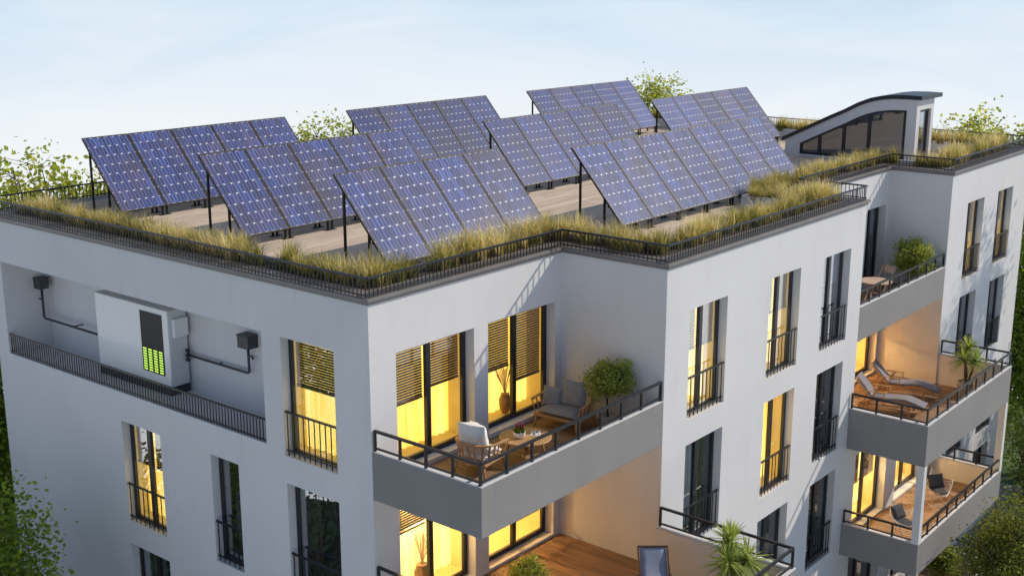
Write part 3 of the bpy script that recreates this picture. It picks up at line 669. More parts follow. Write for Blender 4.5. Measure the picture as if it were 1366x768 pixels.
# ------------------------------------------------------------------ ornamental grass on the roof edge
rng = np.random.default_rng(11)
def grass(name, tufts, label):
    """tufts: list of (x, y, z, height, tint)"""
    Vs, Ts = [], []
    for x, y, z, h, tn in tufts:
        n = int(rng.integers(95, 135)); az = rng.uniform(0, 2*np.pi, n); ln = h*rng.uniform(.45, 1.2, n); lean = rng.uniform(.1, 1.05, n)**1.2
        r0 = .13*np.sqrt(rng.uniform(0, 1, n)); a0 = rng.uniform(0, 2*np.pi, n)
        bx, by = x+r0*np.cos(a0), y+r0*np.sin(a0); dx, dy = np.cos(az), np.sin(az)
        wdt = rng.uniform(.0035, .0085, n); px, py = -dy, dx
        lv = []
        for t, wf_ in ((0, .8), (.4, 1.0), (.75, .7), (1.0, .12)):
            out = lean*ln*t**1.7; hh = ln*(t-.28*lean*t*t)
            cx_, cy_, cz = bx+dx*out, by+dy*out, z+hh
            lv += [np.stack([cx_-px*wdt*wf_, cy_-py*wdt*wf_, cz], 1), np.stack([cx_+px*wdt*wf_, cy_+py*wdt*wf_, cz], 1)]
        Vs.append(np.stack(lv, 1).reshape(-1, 3))
        bt = np.clip(tn+rng.normal(0, .24, n), 0, 1); Ts.append(np.stack([np.clip(bt-.15, 0, 1), bt, np.clip(bt+.15, 0, 1)], 1).ravel())
    Vv = np.concatenate(Vs); nb = len(Vv)//8; base = np.arange(nb)[:, None, None]*8
    F = (base+np.array([[0, 1, 3, 2], [2, 3, 5, 4], [4, 5, 7, 6]])[None]).reshape(-1, 4)
    o = meshnp(name, Vv, F, np.concatenate(Ts), 'grass_blade', kind='stuff'); return tag(o, label, 'grass')
def fill(x0, x1, y0, y1, h=(.38, .62), dens=.21, z=.1, tint=(.02, .92), skip=.14):
    out = []; nx, ny = max(1, int((x1-x0)/dens)), max(1, int((y1-y0)/dens))
    for i in range(nx):
        for j in range(ny):
            if rng.uniform() < skip: continue
            x, y = x0+(i+rng.uniform(0, 1))*(x1-x0)/nx, y0+(j+rng.uniform(0, 1))*(y1-y0)/ny
            k = .5+.5*math.sin(x*1.3+y*1.9+1.7*math.sin(x*.7-y*.5)); g_ = .5+.5*math.sin(x*2.9-y*2.3+2*math.sin(x*.9+y*1.1))
            if g_ < .18 and rng.uniform() < .6: continue
            out.append((x, y, z, .98*(h[0]+(h[1]-h[0])*(.35*k+.65*rng.uniform()))*rng.choice([.7, 1, 1, 1.12]), tint[0]+(tint[1]-tint[0])*(.35*k+.3*g_+.35*rng.uniform())))
    return out
grass('ornamental_grass', fill(.56, 1.0, .56, 12.8) , 'golden ornamental grass strip along the railing above the cabinet recess')
grass('ornamental_grass', fill(.9, 6.7, .56, 1.0, (.45, .72)), 'tall golden grass strip in front of the short solar array')
grass('ornamental_grass', fill(6.36, 6.85, -2.1, .6, (.4, .66)) + fill(6.8, 15.0, -2.10, -1.66, (.38, .62)), 'grass strip along the street side railing before the long solar array')
grass('ornamental_grass', fill(13.78, 14.6, -1.6, -.02, (.34, .55), z=.09, skip=.25) + fill(14.55, 15.1, -1.7, .2, (.34, .56), skip=.25) + fill(14.6, 22.6, -.16, .28, (.34, .58)), 'grass behind the notched railing leading to the curved pavilion')
grass('ornamental_grass', fill(22.3, 22.75, -2.1, -.2, (.4, .65)) + fill(22.7, 28.6, -2.1, -1.66, (.42, .72)), 'grass strip between the curved pavilion and the end railing')
grass('ornamental_grass', fill(28.1, 28.55, -1.7, 12.8, (.4, .65)), 'far grass strip beyond the pavilion along the end railing')

# ------------------------------------------------------------------ trees and plants
def limb(b, p, q, r0, r1, bend, k=5, seg=5):
    p, q = Vector(p), Vector(q); pts, rad = [], []
    off = Vector(rng.normal(0, 1, 3))*bend*(q-p).length
    for i in range(seg+1):
        t_ = i/seg; pts.append(p.lerp(q, t_)+off*math.sin(math.pi*t_)); rad.append(r0+(r1-r0)*t_)
    b.tube(pts, rad, k); return pts
def leaves(cent, spread, n, size, tint0=.5, droop=.2):
    """n folded leaves about each centre; returns vertices (n*4), tints"""
    c = np.repeat(np.asarray(cent), n, 0); m_ = len(c)
    c = c+rng.normal(0, 1, (m_, 3))*spread
    s = size*rng.uniform(.6, 1.25, m_)[:, None]
    d = rng.normal(0, 1, (m_, 3)); d[:, 2] = d[:, 2]*.5-droop; d /= np.linalg.norm(d, axis=1)[:, None]
    a = rng.normal(0, 1, (m_, 3)); sd = np.cross(d, a); sd /= np.linalg.norm(sd, axis=1)[:, None]; nn = np.cross(sd, d)
    wd = .36*s
    Vv = np.stack([c, c+d*s*.5+sd*wd+nn*s*.08, c+d*s, c+d*s*.5-sd*wd+nn*s*.08], 1).reshape(-1, 3)
    return Vv, np.clip(rng.normal(tint0, .25, m_), 0, 1)
def tree(name, label, base, crown, rad, leafm, nl=9, tips=260, size=.12, trunk=.16, clump=.28, cat='tree', group=None, barkm='bark', limbs=9, shell=.55, tint0=.5, pot=None, root_z=0):
    T_ = thing(name, label, cat, base, 0, group); B0 = Vector(base); C_ = Vector(crown)-B0; rad = Vector(rad)
    b = MB(); z0 = root_z
    top_ = Vector((C_.x*.8, C_.y*.8, C_.z-rad.z*.45))
    tr_pts = limb(b, (0, 0, z0), top_, trunk, trunk*.55, .04, 7, 6)
    cents = []; hubs = []
    for i in range(limbs):
        v = rng.normal(0, 1, 3); v /= np.linalg.norm(v); v[2] = v[2]*.8+.25
        e = C_+Vector((v[0]*rad.x, v[1]*rad.y, v[2]*rad.z))*rng.uniform(.55, .85)
        st = tr_pts[int(rng.integers(3, 7))]
        hubs.append(limb(b, st, e, trunk*.30, trunk*.06, .08))
    for i in range(tips):
        v = rng.normal(0, 1, 3); v /= np.linalg.norm(v); rr_ = rng.uniform(shell, 1.0)**.7
        lump = .82+.28*math.sin(3.1*v[0]+2.3*v[1]*2+5*v[2]+crown[0])
        e = C_+Vector((v[0]*rad.x, v[1]*rad.y, v[2]*rad.z))*rr_*lump
        pts = hubs[i % len(hubs)]
        st = min((q for h in hubs for q in h[2:]), key=lambda q: (q-e).length) if tips < 400 else pts[int(rng.integers(2, 6))]
        if i % (1 if tips < 400 else 3) == 0: limb(b, st, e, trunk*.03+.005, .003, .08, 4, 3)
        cents.append(e)
    b.build('trunk', barkm, T_, smooth=True)
    Vv, tt = leaves(np.array([tuple(c) for c in cents]), clump, nl, size, tint0)
    F = np.arange(len(Vv)).reshape(-1, 4)
    meshnp('crown', Vv, F, tt, leafm, T_)
    if pot:
        r_, h_, pm = pot; MB().lathe([(r_*.72, 0), (r_*.9, h_*.5), (r_, h_), (r_*.88, h_), (r_*.86, h_-.03)], (0, 0, 0), 20).build('pot', pm, T_, smooth=False)
    return T_
G = GZ+.02
# trees beyond the roof (their crowns reach just over the railings)
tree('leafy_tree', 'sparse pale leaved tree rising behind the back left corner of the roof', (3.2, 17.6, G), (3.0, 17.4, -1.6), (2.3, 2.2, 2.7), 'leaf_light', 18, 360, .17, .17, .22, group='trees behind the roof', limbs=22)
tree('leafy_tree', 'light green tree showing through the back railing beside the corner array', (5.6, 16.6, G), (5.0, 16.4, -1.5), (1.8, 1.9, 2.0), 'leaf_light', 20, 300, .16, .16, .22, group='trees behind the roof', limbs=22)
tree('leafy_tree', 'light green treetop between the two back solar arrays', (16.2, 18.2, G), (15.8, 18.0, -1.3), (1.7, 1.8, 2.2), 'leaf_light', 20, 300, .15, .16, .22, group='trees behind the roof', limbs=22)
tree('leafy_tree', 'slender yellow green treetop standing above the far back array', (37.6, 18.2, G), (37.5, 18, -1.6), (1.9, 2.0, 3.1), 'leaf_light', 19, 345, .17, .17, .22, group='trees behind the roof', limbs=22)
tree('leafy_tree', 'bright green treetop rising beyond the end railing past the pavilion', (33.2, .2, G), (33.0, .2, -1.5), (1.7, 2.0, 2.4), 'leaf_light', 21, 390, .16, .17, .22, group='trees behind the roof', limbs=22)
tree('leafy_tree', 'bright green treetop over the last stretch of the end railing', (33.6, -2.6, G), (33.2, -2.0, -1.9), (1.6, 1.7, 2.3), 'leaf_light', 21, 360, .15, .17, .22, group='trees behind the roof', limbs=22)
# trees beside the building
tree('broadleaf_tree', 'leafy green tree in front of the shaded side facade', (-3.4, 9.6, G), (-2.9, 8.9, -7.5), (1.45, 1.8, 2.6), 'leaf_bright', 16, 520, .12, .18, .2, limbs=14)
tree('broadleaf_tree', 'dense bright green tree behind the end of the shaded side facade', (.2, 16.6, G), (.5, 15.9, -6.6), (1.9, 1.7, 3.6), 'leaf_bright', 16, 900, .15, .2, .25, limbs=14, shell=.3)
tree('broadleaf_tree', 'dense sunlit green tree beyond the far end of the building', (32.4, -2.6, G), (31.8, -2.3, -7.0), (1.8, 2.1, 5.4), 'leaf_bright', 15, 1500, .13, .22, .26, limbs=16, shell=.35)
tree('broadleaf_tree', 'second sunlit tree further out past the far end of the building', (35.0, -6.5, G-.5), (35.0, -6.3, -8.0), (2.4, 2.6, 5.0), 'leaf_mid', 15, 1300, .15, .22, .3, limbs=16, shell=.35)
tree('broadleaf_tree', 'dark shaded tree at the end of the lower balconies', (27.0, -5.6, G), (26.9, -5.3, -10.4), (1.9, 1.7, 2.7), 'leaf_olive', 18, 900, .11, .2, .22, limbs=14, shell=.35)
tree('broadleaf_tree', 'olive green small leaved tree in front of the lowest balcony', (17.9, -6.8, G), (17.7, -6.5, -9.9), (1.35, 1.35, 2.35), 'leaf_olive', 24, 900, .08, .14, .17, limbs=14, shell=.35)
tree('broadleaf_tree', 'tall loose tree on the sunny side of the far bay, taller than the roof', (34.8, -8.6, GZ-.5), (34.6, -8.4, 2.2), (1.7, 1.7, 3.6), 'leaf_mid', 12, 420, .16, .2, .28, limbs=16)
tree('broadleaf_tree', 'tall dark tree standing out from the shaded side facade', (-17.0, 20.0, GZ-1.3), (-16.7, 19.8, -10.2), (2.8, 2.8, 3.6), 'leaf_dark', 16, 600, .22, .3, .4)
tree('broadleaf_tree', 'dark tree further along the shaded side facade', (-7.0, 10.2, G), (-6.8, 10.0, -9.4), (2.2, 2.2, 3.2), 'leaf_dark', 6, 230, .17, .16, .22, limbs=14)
tree('broadleaf_tree', 'unseen dark tree added to shade the lower end of the side facade', (-5.6, 13.6, G), (-5.5, 13.4, -9.8), (2.0, 2.0, 3.0), 'leaf_dark', 14, 480, .18, .22, .3)  # out of view, added to block sky light from the lower wall
# ------------------------------------------------------------------ battery cabinet in the recess
RF = -3.42
cb = thing('battery_cabinet', 'white battery storage cabinet with black screen and green charge bars in the facade recess', 'cabinet', (.667, 7.03, RF))
W_, H1, H0, DP = 2.85, 1.98, .21, .47
MB().box((.0, .0, H0), (DP, W_, H1)).build('housing', 'cabinet_grey', cb, bevel=.01)
fp = MB().box((-.022, .012, H0+.01), (-.001, W_-.012, H1-.01)).build('front_panel', 'cabinet_white', cb, bevel=.006)
MB().box((-.035, .035, .0), (DP, W_-.03, H0-.001)).build('plinth', 'cabinet_plinth', cb)
s0, s1, t0, t1 = .22, 1.05, .43, 1.85
scn = MB().box((-.030, s0, t0), (-.0225, s1, t1)).build('screen', 'screen_black', cb)
sg = MB().box((-.036, -.064, -.016), (-.0305, .064, .016)).mesh('charge_bar'); sg.materials.append(MATS['lit_segment'])
for i in range(4):
    for j in range(9): inst('charge_bar', sg, scn, (0, s0+.115+i*.2, t0+.05+j*.0605))
MB().box((.07, -.10, 1.36), (.44, -.001, 1.78)).build('side_box', 'cabinet_white', cb, bevel=.008)
MB().box((.05, -.012, .30), (.42, -.001, .62)).build('access_plate', 'cabinet_grey', cb, bevel=.003)
for hy, hz_ in ((-.004, 1.86), (-.004, .3), (W_-.03, 1.0)): MB().box((-.03, hy, hz_), (-.001, hy+.034, hz_+.04)).build('hinge', 'cabinet_grey', cb)
def conduit(name, label, pts, fit, clips):
    o = MB().tube(pts, .03, 8).build(name, 'box_plastic', None, smooth=True); tag(o, label, 'conduit', 'conduits of the cabinet')
    f = MB()
    for dz in (-.11, 0, .11): f.tube([(fit[0], fit[1]-.03, fit[2]+dz), (fit[0], fit[1]+.03, fit[2]+dz)], .045, 8)
    f.bar((fit[0], fit[1], fit[2]-.15), (fit[0], fit[1], fit[2]+.15), .03); f.build('fitting', 'box_plastic', o)
    for a, c in clips: MB().bar(a, c, .03).build('clip', 'box_plastic', o)
conduit('conduit', 'dark conduit elbow running from the cabinet to the box on the inner side wall', [(.92, 9.90, -2.63), (.92, 12.66, -2.63), (.92, 12.70, -2.60), (.92, 12.70, -1.87)], (.92, 9.945, -2.63), [((.92, 11.4, -2.63), (1.2, 11.4, -2.63)), ((.92, 12.7, -2.15), (.92, 12.86, -2.15))])
conduit('conduit', 'dark conduit elbow running along the back wall from the cabinet to the wall box', [(1.08, 6.99, -2.53), (1.08, 4.86, -2.53), (1.08, 4.82, -2.50), (1.08, 4.82, -1.95)], (1.06, 6.95, -2.53), [((1.08, 5.9, -2.53), (1.2, 5.9, -2.53)), ((1.08, 4.66, -2.18), (1.2, 4.9, -2.18))])
b = MB().box((.80, 12.58, -1.86), (1.06, 12.858, -1.60)).box((.785, 12.565, -1.60), (1.075, 12.858, -1.575)).build('junction_box', 'box_plastic', None, bevel=.008); tag(b, 'dark grey junction box high on the inner side wall of the recess', 'junction box', 'junction boxes')
b = MB().box((.92, 4.62, -1.94), (1.199, 4.98, -1.67)).box((.905, 4.605, -1.67), (1.199, 4.995, -1.645)).build('junction_box', 'box_plastic', None, bevel=.008); tag(b, 'dark grey junction box on the recess back wall above the conduit elbow', 'junction box', 'junction boxes')

# ------------------------------------------------------------------ balcony furniture
def Mx(loc_, rot=(0, 0, 0)):
    from mathutils import Euler
    return Matrix.Translation(loc_) @ Euler(rot).to_matrix().to_4x4()
def lounge_seat(name, label, cat, loc_, rz, wd, cush, pillows):
    """bent-rail slatted wooden seat facing local +x"""
    t_ = thing(name, label, cat, loc_, rz); d = .76; sh = .30
    MB().box((-d/2, -wd/2, sh-.05), (d/2, wd/2, sh)).build('seat_frame', 'teak', t_, bevel=.012)
    for sx in (-1, 1):
        for sy in (-1, 1):
            MB().tube([(sx*(d/2-.04)+sx*.05, sy*(wd/2-.05)+sy*.03, 0), (sx*(d/2-.06), sy*(wd/2-.07), sh-.03)], [.02, .03], 8).build('leg', 'teak', t_, smooth=True)
    pts = []; hw = wd/2+.05
    for i in range(15):
        s_ = i/14; 
        if s_ < .2: q = (d/2-.02-(s_/.2)*(d-.32), -hw)
        elif s_ > .8: q = (d/2-.02-((1-s_)/.2)*(d-.32), hw)
        else:
            a = (s_-.2)/.6*math.pi; q = (-.08-.0-.36*math.sin(a), -hw*math.cos(a)) if wd < 1 else (-.08-.36*min(1, math.sin(a)*1.6), -hw*math.cos(a))
        pts.append((q[0], q[1], .60+.06*math.sin(math.pi*s_)))
    b = MB()
    for p, q in zip(pts, pts[1:]): b.bar(p, q, .055, .03)
    b.build('arm_rail', 'teak', t_)
    for p in pts[::1]:
        q = (max(-d/2+.02, min(d/2-.04, p[0]*.9)), max(-wd/2+.02, min(wd/2-.02, p[1]*.86)), sh-.02)
        MB().bar(q, (p[0], p[1], p[2]), .018, .045, (-p[1], p[0], 0)).build('slat', 'teak', t_)
    MB().pillow(Mx((.02, 0, sh+.075), (R(90), 0, 0)), d-.06, wd-.14, .19, 10, .03).build('seat_cushion', cush, t_, smooth=True)
    for (px, py, pz, w_, h_, th, ry, rzz) in pillows:
        MB().pillow(Mx((px, py, pz), (0, 0, rzz)) @ Mx((0, 0, 0), (0, ry, 0)) @ Mx((0, 0, 0), (0, 0, R(90))), w_, h_, th).build('back_cushion', cush, t_, smooth=True)
    return t_
ZD = -3.53
lounge_seat('armchair', 'wooden slatted armchair with white cushions on the near balcony', 'armchair', (1.95, -.95, ZD), R(8), .74, 'cushion_white',
            [(-.19, .02, .70, .62, .68, .36, R(-16), 0), (.10, .10, .66, .50, .50, .28, R(-24), R(-40))])
lounge_seat('loveseat', 'wooden loveseat with grey cushions on the near balcony', 'sofa', (4.92, -.78, ZD), R(184), 1.12, 'cushion_grey',
            [(-.16, .12, .70, .66, .58, .22, R(-18), 0), (-.02, -.34, .60, .46, .44, .17, R(-22), R(10))])
tb = thing('coffee_table', 'round wooden coffee table between the armchair and the loveseat', 'table', (3.05, -1.2, ZD))
MB().lathe([(.47, .385), (.515, .40), (.525, .42), (.515, .435), (.47, .437), (.465, .431), (.01, .431)], k=40).build('tabletop', 'teak', tb, smooth=False)
for k in range(4):
    a = R(35+90*k); MB().tube([(.40*math.cos(a), .40*math.sin(a), 0), (.30*math.cos(a), .30*math.sin(a), .386)], [.018, .03], 8).build('leg', 'teak', tb, smooth=True)
fpz = ZD+.431
fl_ = thing('flower_pot', 'white bowl of green leaves and crimson plumes on the round coffee table', 'flower pot', (2.93, -1.14, fpz))
MB().lathe([(.09, 0), (.12, .03), (.13, .10), (.125, .125), (.112, .125), (.105, .10)], k=22).build('bowl', 'ceramic_white', fl_, smooth=True)
MB().lathe([(.106, .08), (.107, .105), (.01, .115)], k=16).build('soil', 'soil', fl_)
Vv, tt = leaves(np.array([(.05*math.cos(a), .05*math.sin(a), .16) for a in np.arange(0, 6.28, .6)]), .03, 9, .09); meshnp('foliage', Vv, np.arange(len(Vv)).reshape(-1, 4), tt, 'leaf_mid', fl_)
for k in range(6):
    a = k*1.05; MB().tube([(.03*math.cos(a), .03*math.sin(a), .13), (.06*math.cos(a), .06*math.sin(a), .22), (.09*math.cos(a), .09*math.sin(a), .31)], [.012, .024, .004], 6).build('plume', 'petal', fl_, smooth=True)
mg = thing('magazine', 'open magazine with printed pictures lying on the coffee table', 'magazine', (3.30, -1.26, fpz+.001), R(35))
MB().box((-.14, -.10, 0), (.14, .10, .008)).build('pages', 'paper', mg)
mat('print_dark', (.12, .13, .14), .5, .3, 12)
for x, y_, w_, h_ in ((-.07, .03, .05, .05), (.06, -.02, .06, .035), (-.06, -.06, .04, .02), (.08, .06, .04, .02)): MB().box((x-w_, y_-h_*.5, .0082), (x+w_, y_+h_*.5, .0095)).build('picture', 'print_dark', mg)
# potted trees on the balconies
tree('potted_tree', 'small leafy tree in a pot beside the grey loveseat', (5.30, -1.62, ZD), (5.30, -1.62, ZD+1.12), (.54, .54, .46), 'leaf_potted', 20, 300, .06, .025, .07, 'potted plant', 'potted trees', 'bark_black', 7, .3, .7, (.2, .34, 'stone_pot'), .3)
tree('potted_tree', 'small leafy tree in a pot on the far upper balcony', (20.9, -1.95, ZD), (20.9, -1.95, ZD+1.05), (.64, .62, .60), 'leaf_potted', 20, 300, .075, .025, .09, 'potted plant', 'potted trees', 'bark_black', 7, .3, .75, (.22, .36, 'stone_pot'), .32)
tree('potted_shrub', 'bushy green shrub in a pot on the terrace under the near balcony', (2.55, -1.65, -6.53), (2.55, -1.65, -6.53+.78), (.42, .42, .36), 'leaf_potted', 16, 220, .055, .02, .06, 'potted plant', None, 'bark', 7, .3, .6, (.2, .32, 'stone_pot'), .3)
tree('potted_tree', 'small dark green tree on the lowest far balcony', (20.2, -3.9, -12.59), (20.2, -3.9, -11.5), (.6, .6, .62), 'leaf_potted', 14, 230, .08, .025, .09, 'potted plant', 'potted trees', 'bark', 7, .3, .4, (.22, .36, 'stone_pot'), .32)
def yucca(name, label, loc_, heads, pot):
    t_ = thing(name, label, 'potted plant', loc_, 0, 'potted yucca palms'); r_, h_ = pot
    MB().lathe([(r_*.75, 0), (r_*.95, h_*.55), (r_, h_), (r_*.88, h_), (r_*.86, h_-.04), (.02, h_-.03)], k=22).build('pot', 'stone_pot', t_)
    b = MB(); Vs, Ts = [], []
    for hx, hy, hz_, s_ in heads:
        limb(b, (hx*.15, hy*.15, h_-.05), (hx, hy, hz_), .035, .026, .05, 7, 5)
        n = 95; az = rng.uniform(0, 2*np.pi, n); el = rng.uniform(-.45, 1.35, n); ln = s_*rng.uniform(.75, 1.1, n); wd = .017*rng.uniform(.8, 1.2, n)
        dx, dy = np.cos(az), np.sin(az); lv = []
        for t_p, wf_ in ((0, .8), (.4, 1.1), (.75, .8), (1, .08)):
            out = ln*t_p*np.cos(el)*(1+.15*t_p); zz_ = hz_+ln*(t_p*np.sin(el)-.34*np.cos(el)*t_p**2)
            c = np.stack([hx+dx*out, hy+dy*out, zz_], 1); sd = np.stack([-dy, dx, dx*0], 1)*(wd*wf_)[:, None]; lv += [c-sd, c+sd]
        Vs.append(np.stack(lv, 1).reshape(-1, 3)); tt_ = np.clip(rng.normal(.55, .22, n), 0, 1); Ts.append(np.repeat(tt_, 3))
    b.build('stem', 'bark', t_, smooth=True)
    Vv = np.concatenate(Vs); nb = len(Vv)//8
    F = (np.arange(nb)[:, None, None]*8+np.array([[0, 1, 3, 2], [2, 3, 5, 4], [4, 5, 7, 6]])[None]).reshape(-1, 4)
    meshnp('crown', Vv, F, np.concatenate(Ts), 'leaf_yucca', t_, smooth=True)
yucca('yucca_palm', 'spiky yucca palm in a pot by the corner railing of the near terrace', (4.75, -5.05, -6.53), [(.0, .14, 1.66, .52), (-.28, .0, 1.36, .54), (.14, -.16, 1.30, .56), (-.05, .05, 1.15, .42)], (.22, .42))
yucca('yucca_palm', 'spiky yucca palm by the railing of the lounger balcony', (21.2, -3.75, -6.53), [(.2, .05, 1.42, .50), (-.22, .02, 1.15, .50), (.1, -.2, 1.1, .48)], (.24, .44))

# folding table and chair on the far upper balcony
ft = thing('folding_table', 'round pale wood folding table on the far upper balcony', 'table', (18.75, -1.72, ZD))
MB().lathe([(.01, .70), (.47, .70), (.48, .715), (.47, .73), (.01, .73)], k=12).build('tabletop', 'pale_wood', ft)
for s_ in (-1, 1):
    MB().bar((-.30, s_*.22, 0), (.28, s_*.22, .70), .035, .05).build('leg', 'pale_wood', ft); MB().bar((.30, s_*.16, 0), (-.28, s_*.16, .70), .035, .05).build('leg', 'pale_wood', ft)
MB().bar((0, -.22, .36), (0, .22, .36), .03).build('crossbar', 'pale_wood', ft)
fc = thing('folding_chair', 'pale wood folding chair beside the round folding table', 'chair', (20.0, -1.45, ZD), R(165))
for s_ in (-1, 1):
    MB().bar((.26, s_*.21, 0), (-.26, s_*.21, .88), .03, .045).build('leg', 'pale_wood', fc); MB().bar((-.24, s_*.18, 0), (.2, s_*.18, .45), .03, .045).build('leg', 'pale_wood', fc)
MB().box((-.16, -.2, .43), (.24, .2, .455)).build('seat', 'pale_wood', fc, bevel=.008)
MB().surf(lambda u_, v_: (-.245+.03*math.sin(math.pi*u_)-.06*v_, -.23+.46*u_, .70+.18*v_-.04*math.sin(math.pi*u_)*(1-v_)), 8, 2).build('backrest', 'pale_wood', fc)
fc.children[-1].modifiers.new('solid', 'SOLIDIFY').thickness = .02

def lounger(label, loc_, rz):
    """wooden steamer lounger, head at local +y, foot at -y"""
    t_ = thing('sun_lounger', label, 'sun lounger', loc_, rz, 'sun loungers'); wd = .60
    prof = [(.98, .92), (.50, .36), (.06, .37), (-.42, .42), (-.98, .26)]     # (y, z) of the lying surface
    for s_ in (-1, 1):
        b = MB()
        for p, q in zip(prof, prof[1:]): b.bar((s_*wd/2, p[0], p[1]-.05), (s_*wd/2, q[0], q[1]-.05), .035, .05)
        b.build('side_rail', 'teak', t_)
        MB().bar((s_*(wd/2+.03), .78, .20), (s_*(wd/2+.03), -.62, .24), .03, .05).build('stretcher', 'teak', t_)
        MB().bar((s_*(wd/2+.03), -.60, 0), (s_*(wd/2+.03), -.48, .36), .035, .05).build('leg', 'teak', t_)
        MB().bar((s_*(wd/2+.03), .66, .16), (s_*(wd/2+.03), .40, .58), .03, .05).build('leg', 'teak', t_)
        MB().box((s_*(wd/2+.03)-.035, .12, .58), (s_*(wd/2+.03)+.035, .66, .605)).build('armrest', 'teak', t_, bevel=.006)
        MB().bar((s_*(wd/2+.03), .16, .24), (s_*(wd/2+.03), .16, .58), .03, .04).build('arm_post', 'teak', t_)
    x = -wd/2-.075
    for s_ in (-1, 1):
        x = s_*(wd/2+.075)
        wh = MB()
        wh.v = [(x+dx_, .72+rr_*math.cos(2*math.pi*j/20), .15+rr_*math.sin(2*math.pi*j/20)) for dx_ in (-.022, .022) for rr_ in (.15, .10) for j in range(20)]
        k = 20
        for j in range(k):
            a, c = j, (j+1) % k
            wh.f += [(a, c, k+c, k+a), (2*k+c, 2*k+a, 3*k+a, 3*k+c), (c, a, 2*k+a, 2*k+c), (k+a, k+c, 3*k+c, 3*k+a)]
        for j in range(4): wh.bar((x, .72, .15), (x, .72+.11*math.cos(j*1.57), .15+.11*math.sin(j*1.57)), .03)
        wh.build('wheel', 'teak', t_)
    c = MB(); rows = []
    for (y0, z0), (y1, z1) in zip(prof, prof[1:]):
        n = 6
        for i in range(n): rows.append((y0+(y1-y0)*i/n, z0+(z1-z0)*i/n, math.sin(math.pi*i/n)))
    rows.append((*prof[-1], 0)); k = 13
    c.surf(lambda u_, v_: (-wd/2+.02+(wd-.04)*v_, rows[int(round(u_*(len(rows)-1)))][0], rows[int(round(u_*(len(rows)-1)))][1]+.03+.035*(1-(2*v_-1)**6)*(.55+.45*rows[int(round(u_*(len(rows)-1)))][2])-.02*abs(math.cos(3*math.pi*v_))**6*(1-abs(2*v_-1))), len(rows)-1, k-1)
    o = c.build('cushion', 'cushion_lilac', t_, smooth=True); sm = o.modifiers.new('solid', 'SOLIDIFY'); sm.thickness = .05; sm.offset = -1
lounger('wooden wheeled sun lounger with lilac grey pad nearest the side parapet', (18.55, -2.55, -6.53), R(10))
lounger('wooden wheeled sun lounger with lilac grey pad between the other lounger and the yucca', (20.15, -2.35, -6.53), R(14))

def wire_chair(label, loc_, rz):
    """diamond shaped wire lounge chair facing local +x"""
    t_ = thing('wire_chair', label, 'chair', loc_, rz, 'wire chairs')
    def S_(a, c):     # a, c in -1..1 along the two wire directions of the diamond
        p_, q = (a+c)/2, (a-c)/2
        k_ = 1/max(1, (abs(p_)**1.35+abs(q)**1.35)**(1/1.35)) if p_ or q else 1
        p_, q = p_*k_, q*k_
        return Vector((.44*p_-.05*q*q, .50*q, .33+.60*max(0, -p_)**1.5+.08*max(0, p_)**1.5+.36*abs(q)**1.8))
    b = MB(); n = 12; ts = [-1+2*j/n for j in range(n+1)]
    for i in range(n+1):
        e = .013 if i in (0, n) else .0065
        b.tube([S_(ts[i], t_2) for t_2 in ts], e, 4); b.tube([S_(t_2, ts[i]) for t_2 in ts], e, 4)
    b.build('wire_shell', 'wire_white', t_, kind='stuff')
    for s_ in (-1, 1): MB().tube([(.10, s_*.30, .40), (.26, s_*.27, .008), (-.24, s_*.24, .008), (-.10, s_*.28, .42)], .009, 6).build('leg', 'wire_white', t_)
    MB().tube([(.26, -.27, .009), (.26, .27, .009)], .009, 6).build('crossbar', 'wire_white', t_)
    MB().pillow(Mx((.06, 0, .43), (R(90), R(8), 0)), .46, .46, .09).build('seat_pad', 'cushion_dark', t_, smooth=True)
    MB().pillow(Mx((-.17, 0, .66), (0, R(-30), 0)) @ Mx((0, 0, 0), (0, 0, R(90))), .52, .42, .15).build('pillow', 'cushion_dark', t_, smooth=True)
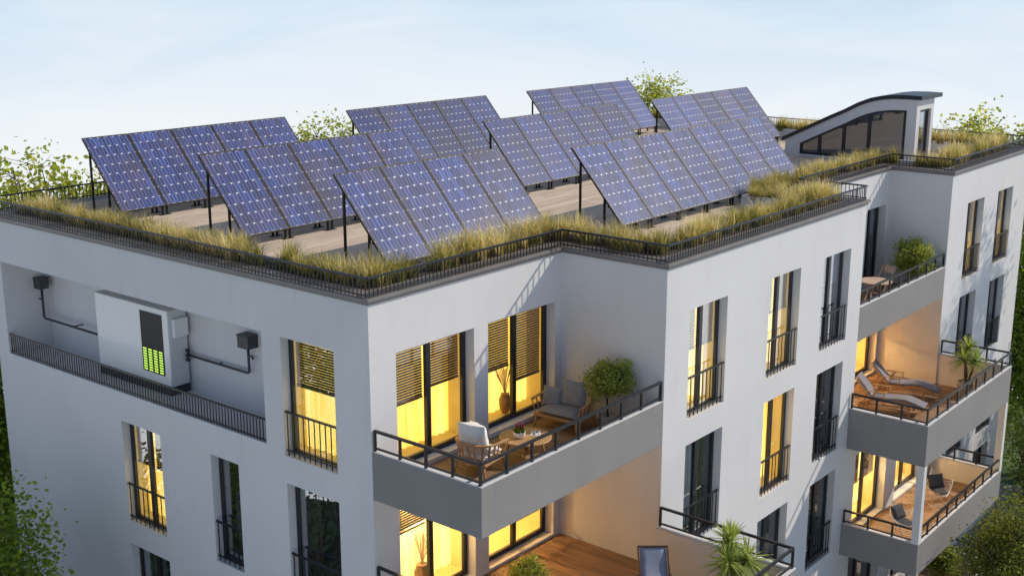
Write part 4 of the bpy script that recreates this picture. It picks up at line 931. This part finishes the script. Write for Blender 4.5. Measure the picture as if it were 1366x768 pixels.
wire_chair('white wire lounge chair with dark pillow beside the corner column of the lower balcony', (16.95, -3.75, -9.56), R(-105))
wire_chair('white wire lounge chair with dark pillow set further along the lower balcony', (19.75, -3.72, -9.56), R(-130))
# deck chair on the near terrace
dc = thing('deck_chair', 'folding deck chair with blue grey sling and dark wooden frame on the near terrace', 'deck chair', (4.42, -3.45, -6.53), R(-140))
for s_ in (-1, 1):
    MB().bar((.50, s_*.30, 0), (-.55, s_*.30, .98), .03, .045).build('back_frame', 'dark_wood', dc); MB().bar((-.60, s_*.26, 0), (.45, s_*.26, .48), .03, .045).build('seat_frame', 'dark_wood', dc)
    MB().bar((-.2, s_*.33, .52), (.32, s_*.33, .56), .04, .03).build('armrest', 'dark_wood', dc)
MB().bar((-.54, -.3, .975), (-.54, .3, .975), .035).build('crossbar', 'dark_wood', dc); MB().bar((.44, -.26, .475), (.44, .26, .475), .035).build('crossbar', 'dark_wood', dc)
o = MB().surf(lambda u_, v_: (-.54+.98*u_, -.27+.54*v_, .985-.50*u_-.22*math.sin(math.pi*u_)**1.2-.012*math.sin(math.pi*v_)), 14, 4).build('sling', 'sling_blue', dc, smooth=True); o.modifiers.new('solid', 'SOLIDIFY').thickness = .006
# vases inside the lit rooms
def vase(label, loc_, s_=1):
    v = thing('vase', label, 'vase', loc_)
    MB().lathe([(.10*s_, 0), (.16*s_, .18*s_), (.17*s_, .36*s_), (.11*s_, .5*s_), (.12*s_, .53*s_), (.09*s_, .53*s_)], k=18).build('body', 'terracotta', v, smooth=True)
    b = MB()
    for k in range(22):
        a, q = rng.uniform(0, 6.28), rng.uniform(.05, .28); h_ = rng.uniform(.45, .8)
        b.tube([(0, 0, .5*s_), (q*.4*math.cos(a), q*.4*math.sin(a), .5*s_+h_*.5), (q*math.cos(a), q*math.sin(a), .5*s_+h_)], [.004, .006, .012], 4)
    b.build('dried_stems', 'pale_wood', v)
vase('terracotta vase of dried stems behind the lit door under the near balcony', (1.85, .55, -6.47), 1.0)
vase('terracotta vase behind the lit balcony door beside the loveseat', (4.62, .62, -3.44), .8)
